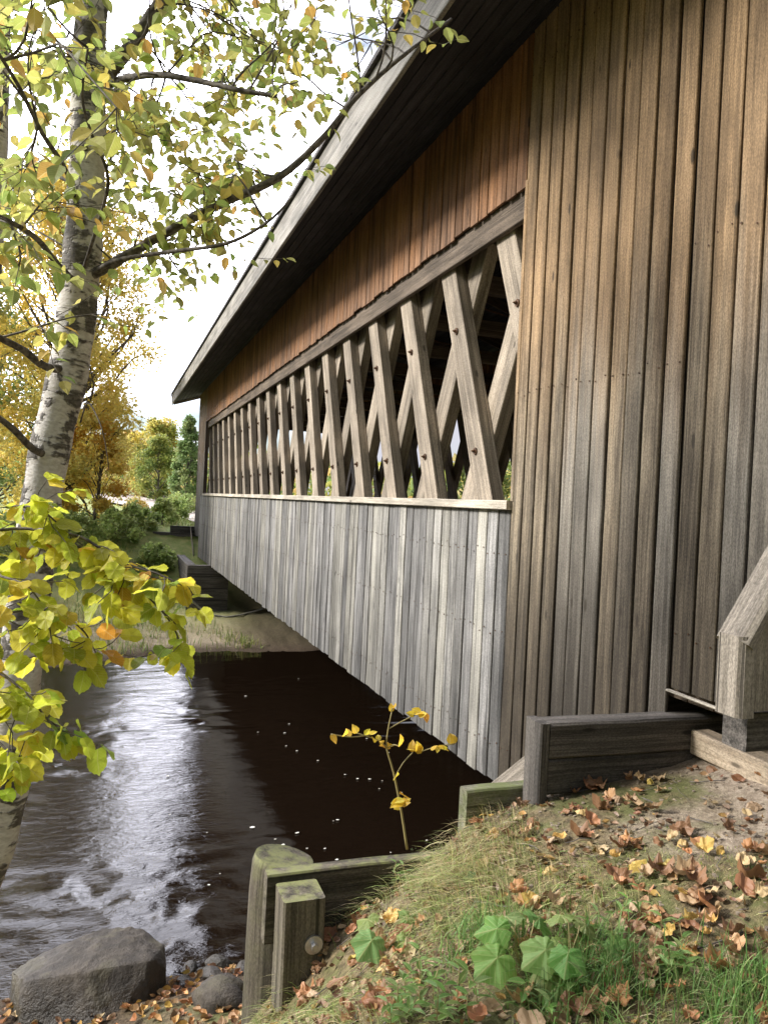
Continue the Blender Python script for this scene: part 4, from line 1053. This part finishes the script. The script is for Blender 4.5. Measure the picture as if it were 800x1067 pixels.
for i, (x, y, h, r, lab) in enumerate([(2.0, 33.2, 1.2, .7, 'green bush beside the dark wing wall'), (2.9, 38, 1.2, .8, 'green bush behind the dark wing wall'), (.9, 30.6, .9, .8, 'low leafy bush left of the dark wing wall'), (-1.2, 27.5, 1.2, 1.0, 'green bush under the golden tree'),
                                       (-2.9, 26.4, 1.5, 1.1, 'dark green bush on the far bank behind the leaning birch'), (3.9, 47, 1.3, 1.0, 'green bush below the far fence'), (1.5, 27.6, .8, .7, 'leafy green clump close to the far abutment'), (-4.6, 25, 1.6, 1.3, 'green bush at the left edge of the far bank'), (.2, 29, 1.0, .9, 'pale green bush midway along the far bank')]):
    tree('green_bush', lab, x, y, h, r, [(.32, .40, .12), (.40, .44, .16), (.26, .35, .11)], [2, 2, 2], 2200, .13, lo=.05, group='bushes on the far bank', clumps=18, cat='bush')
for i, (x, y, h, r, lab) in enumerate([(15, 10, 11, 3.2, 'nearest green tree seen through the lattice'), (17, 17, 13, 3.6, 'tall green tree seen through the middle of the lattice'), (15.5, 25, 12, 3.2, 'yellow green tree seen through the left part of the lattice'), (20, 33, 13, 4, 'tree seen through the far end of the lattice'), (24, 22, 14, 4, 'tree deep behind the lattice'), (13.5, 3.5, 9, 2.8, 'tree seen low beside the boarded wall through the lattice')]):
    tree('riverside_tree', lab, x, y, h, r, [GRN, YG, GRN+YEL][i % 3], [1]*len([GRN, YG, GRN+YEL][i % 3]), 6000, .2, lo=.12, group='trees on the far side of the bridge', clumps=34)
for i, (x, y, h, r, lab) in enumerate([(11.8, 6, 3.6, 1.5, 'low bush close behind the nearest lattice gap'), (12.5, 9.5, 4.0, 1.7, 'bush behind the second lattice gap from the boards'), (12, 13.5, 4.4, 1.8, 'leafy bush behind the middle of the lattice'), (12.8, 18.5, 4.2, 1.8, 'bush behind the left half of the lattice'), (12, 24, 4.4, 1.9, 'bush behind the far end of the lattice')]):
    tree('riverside_bush', lab, x, y, h, r, GRN+YG, [1, 2, 2, 2, 2, 1], 3000, .15, lo=.05, group='bushes on the far side of the bridge', clumps=26, cat='bush', z=-2.4)
# far wood as one mass
n = 26000; a = rng.uniform(-1.35, 1.25, n); d = rng.uniform(150, 300, n); X_ = d*np.sin(a); Yy = d*np.cos(a)
hh = 9+5*fbm(a*9, a*0+2, 3)+2*fbm(a*60, a*0, 2); Zz = gz(X_, Yy)+rng.random(n)**.8*hh
wd = leaf_obj('far_wood', DI, np.stack([X_, Yy, Zz], 1), rand_dir(n), rand_dir(n), rng.uniform(1.2, 3.0, n), palette(n, YG+ORG+GRN, [2, 2, 1, 1.2, 1, 1, 1, 2, 2]), M['farleaf'])
n2 = 42000; x2 = rng.uniform(-42, 26, n2); y2 = rng.uniform(-34, 27, n2); ok_ = ((x2 < -13.5) & (np.arctan2(x2, np.maximum(y2, .1)) < -.21)) | (y2 < -12); x2, y2 = x2[ok_], y2[ok_]; n2 = len(x2); h2 = 8.6+.16*np.clip(-13-x2, 0, 20)+1.5*fbm(x2*.15, y2*.15, 3)  # unseen trees added left and behind to block low sky and darken the eave
V2, F2, c2 = leaves(DI, np.stack([x2, y2, gz(x2, y2)+rng.random(n2)**.8*h2], 1), rand_dir(n2), rand_dir(n2), rng.uniform(.6, 1.4, n2), palette(n2, YG+GRN, [1]*6))
w2 = link('far_wood', npmesh('far_wood', V2, F2, M['farleaf'], False, {'lc': c2})); tag(w2, 'unseen woodland added on the left bank and behind the viewer to block low sky', 'woodland', kind='stuff')
tag(wd, 'mixed autumn woodland along the horizon', 'woodland', kind='stuff')
# gravel road and the fence beyond the bridge
rp = [(5.8, 30, 2.4), (5.6, 40, 2.4), (4.6, 50, 2.4), (2.6, 62, 2.6), (.8, 78, 3.2), (-1.5, 100, 4)]
V = []; 
for x, y, w in smooth_path([np.array(p) for p in rp], 6):
    for k in (-1, -.5, 0, .5, 1): V.append((x+k*w, y, float(ground_z(x+k*w, y))+.16))
tag(link('road', npmesh('road', V, [grid_faces(5, len(V)//5)], M['gravel'], True)), 'pale gravel road leading away from the far end of the bridge', 'road', kind='structure')
fe = empty('rail_fence', (4.5, 52, -1.2), 'grey post and rail fence just left of the far bridge corner', 'fence')
zf = float(gz(4.5, 52))
for i in range(6): MB().board((3.2+i*.95, 52, zf-.1), (3.2+i*.95, 52, zf+1.05), .13, .13, (1, 0, 0)).build('post', M['fence'], fe)
for h_ in (.45, .9): MB().board((3.0, 51.9, zf+h_), (8.1, 51.9, zf+h_), .12, .05, (0, 0, 1)).build('rail', M['fence'], fe)

# ------------------------------------------------------------------ light and sky
sd3 = unit(np.array([-.79, .20, .54]))
sun = bpy.data.lights.new('sun', 'SUN'); sun.energy = 4.6; sun.angle = RAD(13); sun.color = (1, .96, .90)
so = bpy.data.objects.new('sun', sun); C.objects.link(so)
so.rotation_euler = Vector(sd3).to_track_quat('Z', 'Y').to_euler()
w = bpy.data.worlds.new('World'); bpy.context.scene.world = w; w.use_nodes = True
nt = w.node_tree; nt.nodes.clear()
def N(t, **k):
    nd = nt.nodes.new(t)
    for a, c in k.items(): setattr(nd, a, c)
    return nd
sky = N('ShaderNodeTexSky'); sky.sky_type = 'NISHITA'; sky.sun_disc = False
sky.sun_elevation = math.asin(sd3[2]); sky.sun_rotation = math.atan2(sd3[0], sd3[1])
tc = N('ShaderNodeTexCoord'); mp = N('ShaderNodeMapping'); mp.inputs['Scale'].default_value = (1.0, 1.0, 2.6); nt.links.new(tc.outputs['Generated'], mp.inputs[0])
no = N('ShaderNodeTexNoise'); no.inputs['Scale'].default_value = 2.2; no.inputs['Detail'].default_value = 7; no.inputs['Roughness'].default_value = .55; nt.links.new(mp.outputs[0], no.inputs[0])
mr = N('ShaderNodeMapRange', interpolation_type='SMOOTHSTEP'); mr.inputs[1].default_value = .36; mr.inputs[2].default_value = .56; nt.links.new(no.outputs['Fac'], mr.inputs[0])
mx = N('ShaderNodeMix', data_type='RGBA'); nt.links.new(mr.outputs[0], mx.inputs[0]); nt.links.new(sky.outputs[0], mx.inputs[6]); 
# thin cloud, with a bright lobe added off the sun for the river's reflection
vd = N('ShaderNodeVectorMath', operation='DOT_PRODUCT'); nt.links.new(tc.outputs['Generated'], vd.inputs[0]); vd.inputs[1].default_value = tuple(unit(np.array([-.22, .80, .52])))
gl = N('ShaderNodeMapRange', interpolation_type='SMOOTHSTEP'); nt.links.new(vd.outputs['Value'], gl.inputs[0]); gl.inputs[1].default_value = .74; gl.inputs[2].default_value = 1.0; gl.inputs[3].default_value = 4.5; gl.inputs[4].default_value = 58
cc_ = N('ShaderNodeCombineColor'); nt.links.new(gl.outputs[0], cc_.inputs[0]); nt.links.new(gl.outputs[0], cc_.inputs[1])
g2 = N('ShaderNodeMath', operation='MULTIPLY'); nt.links.new(gl.outputs[0], g2.inputs[0]); g2.inputs[1].default_value = 1.12; nt.links.new(g2.outputs[0], cc_.inputs[2])
nt.links.new(cc_.outputs[0], mx.inputs[7])
bg = N('ShaderNodeBackground'); bg.inputs[1].default_value = .10; nt.links.new(mx.outputs[2], bg.inputs[0])
ow = N('ShaderNodeOutputWorld'); nt.links.new(bg.outputs[0], ow.inputs[0])

sc = bpy.context.scene
sc.view_settings.view_transform = 'Standard'; sc.view_settings.look = 'None'; sc.view_settings.exposure = 0.72; sc.view_settings.gamma = 1
sc.render.engine = 'CYCLES'; sc.cycles.max_bounces = 8; sc.cycles.diffuse_bounces = 4; sc.cycles.transparent_max_bounces = 8
sc.cycles.use_denoising = True
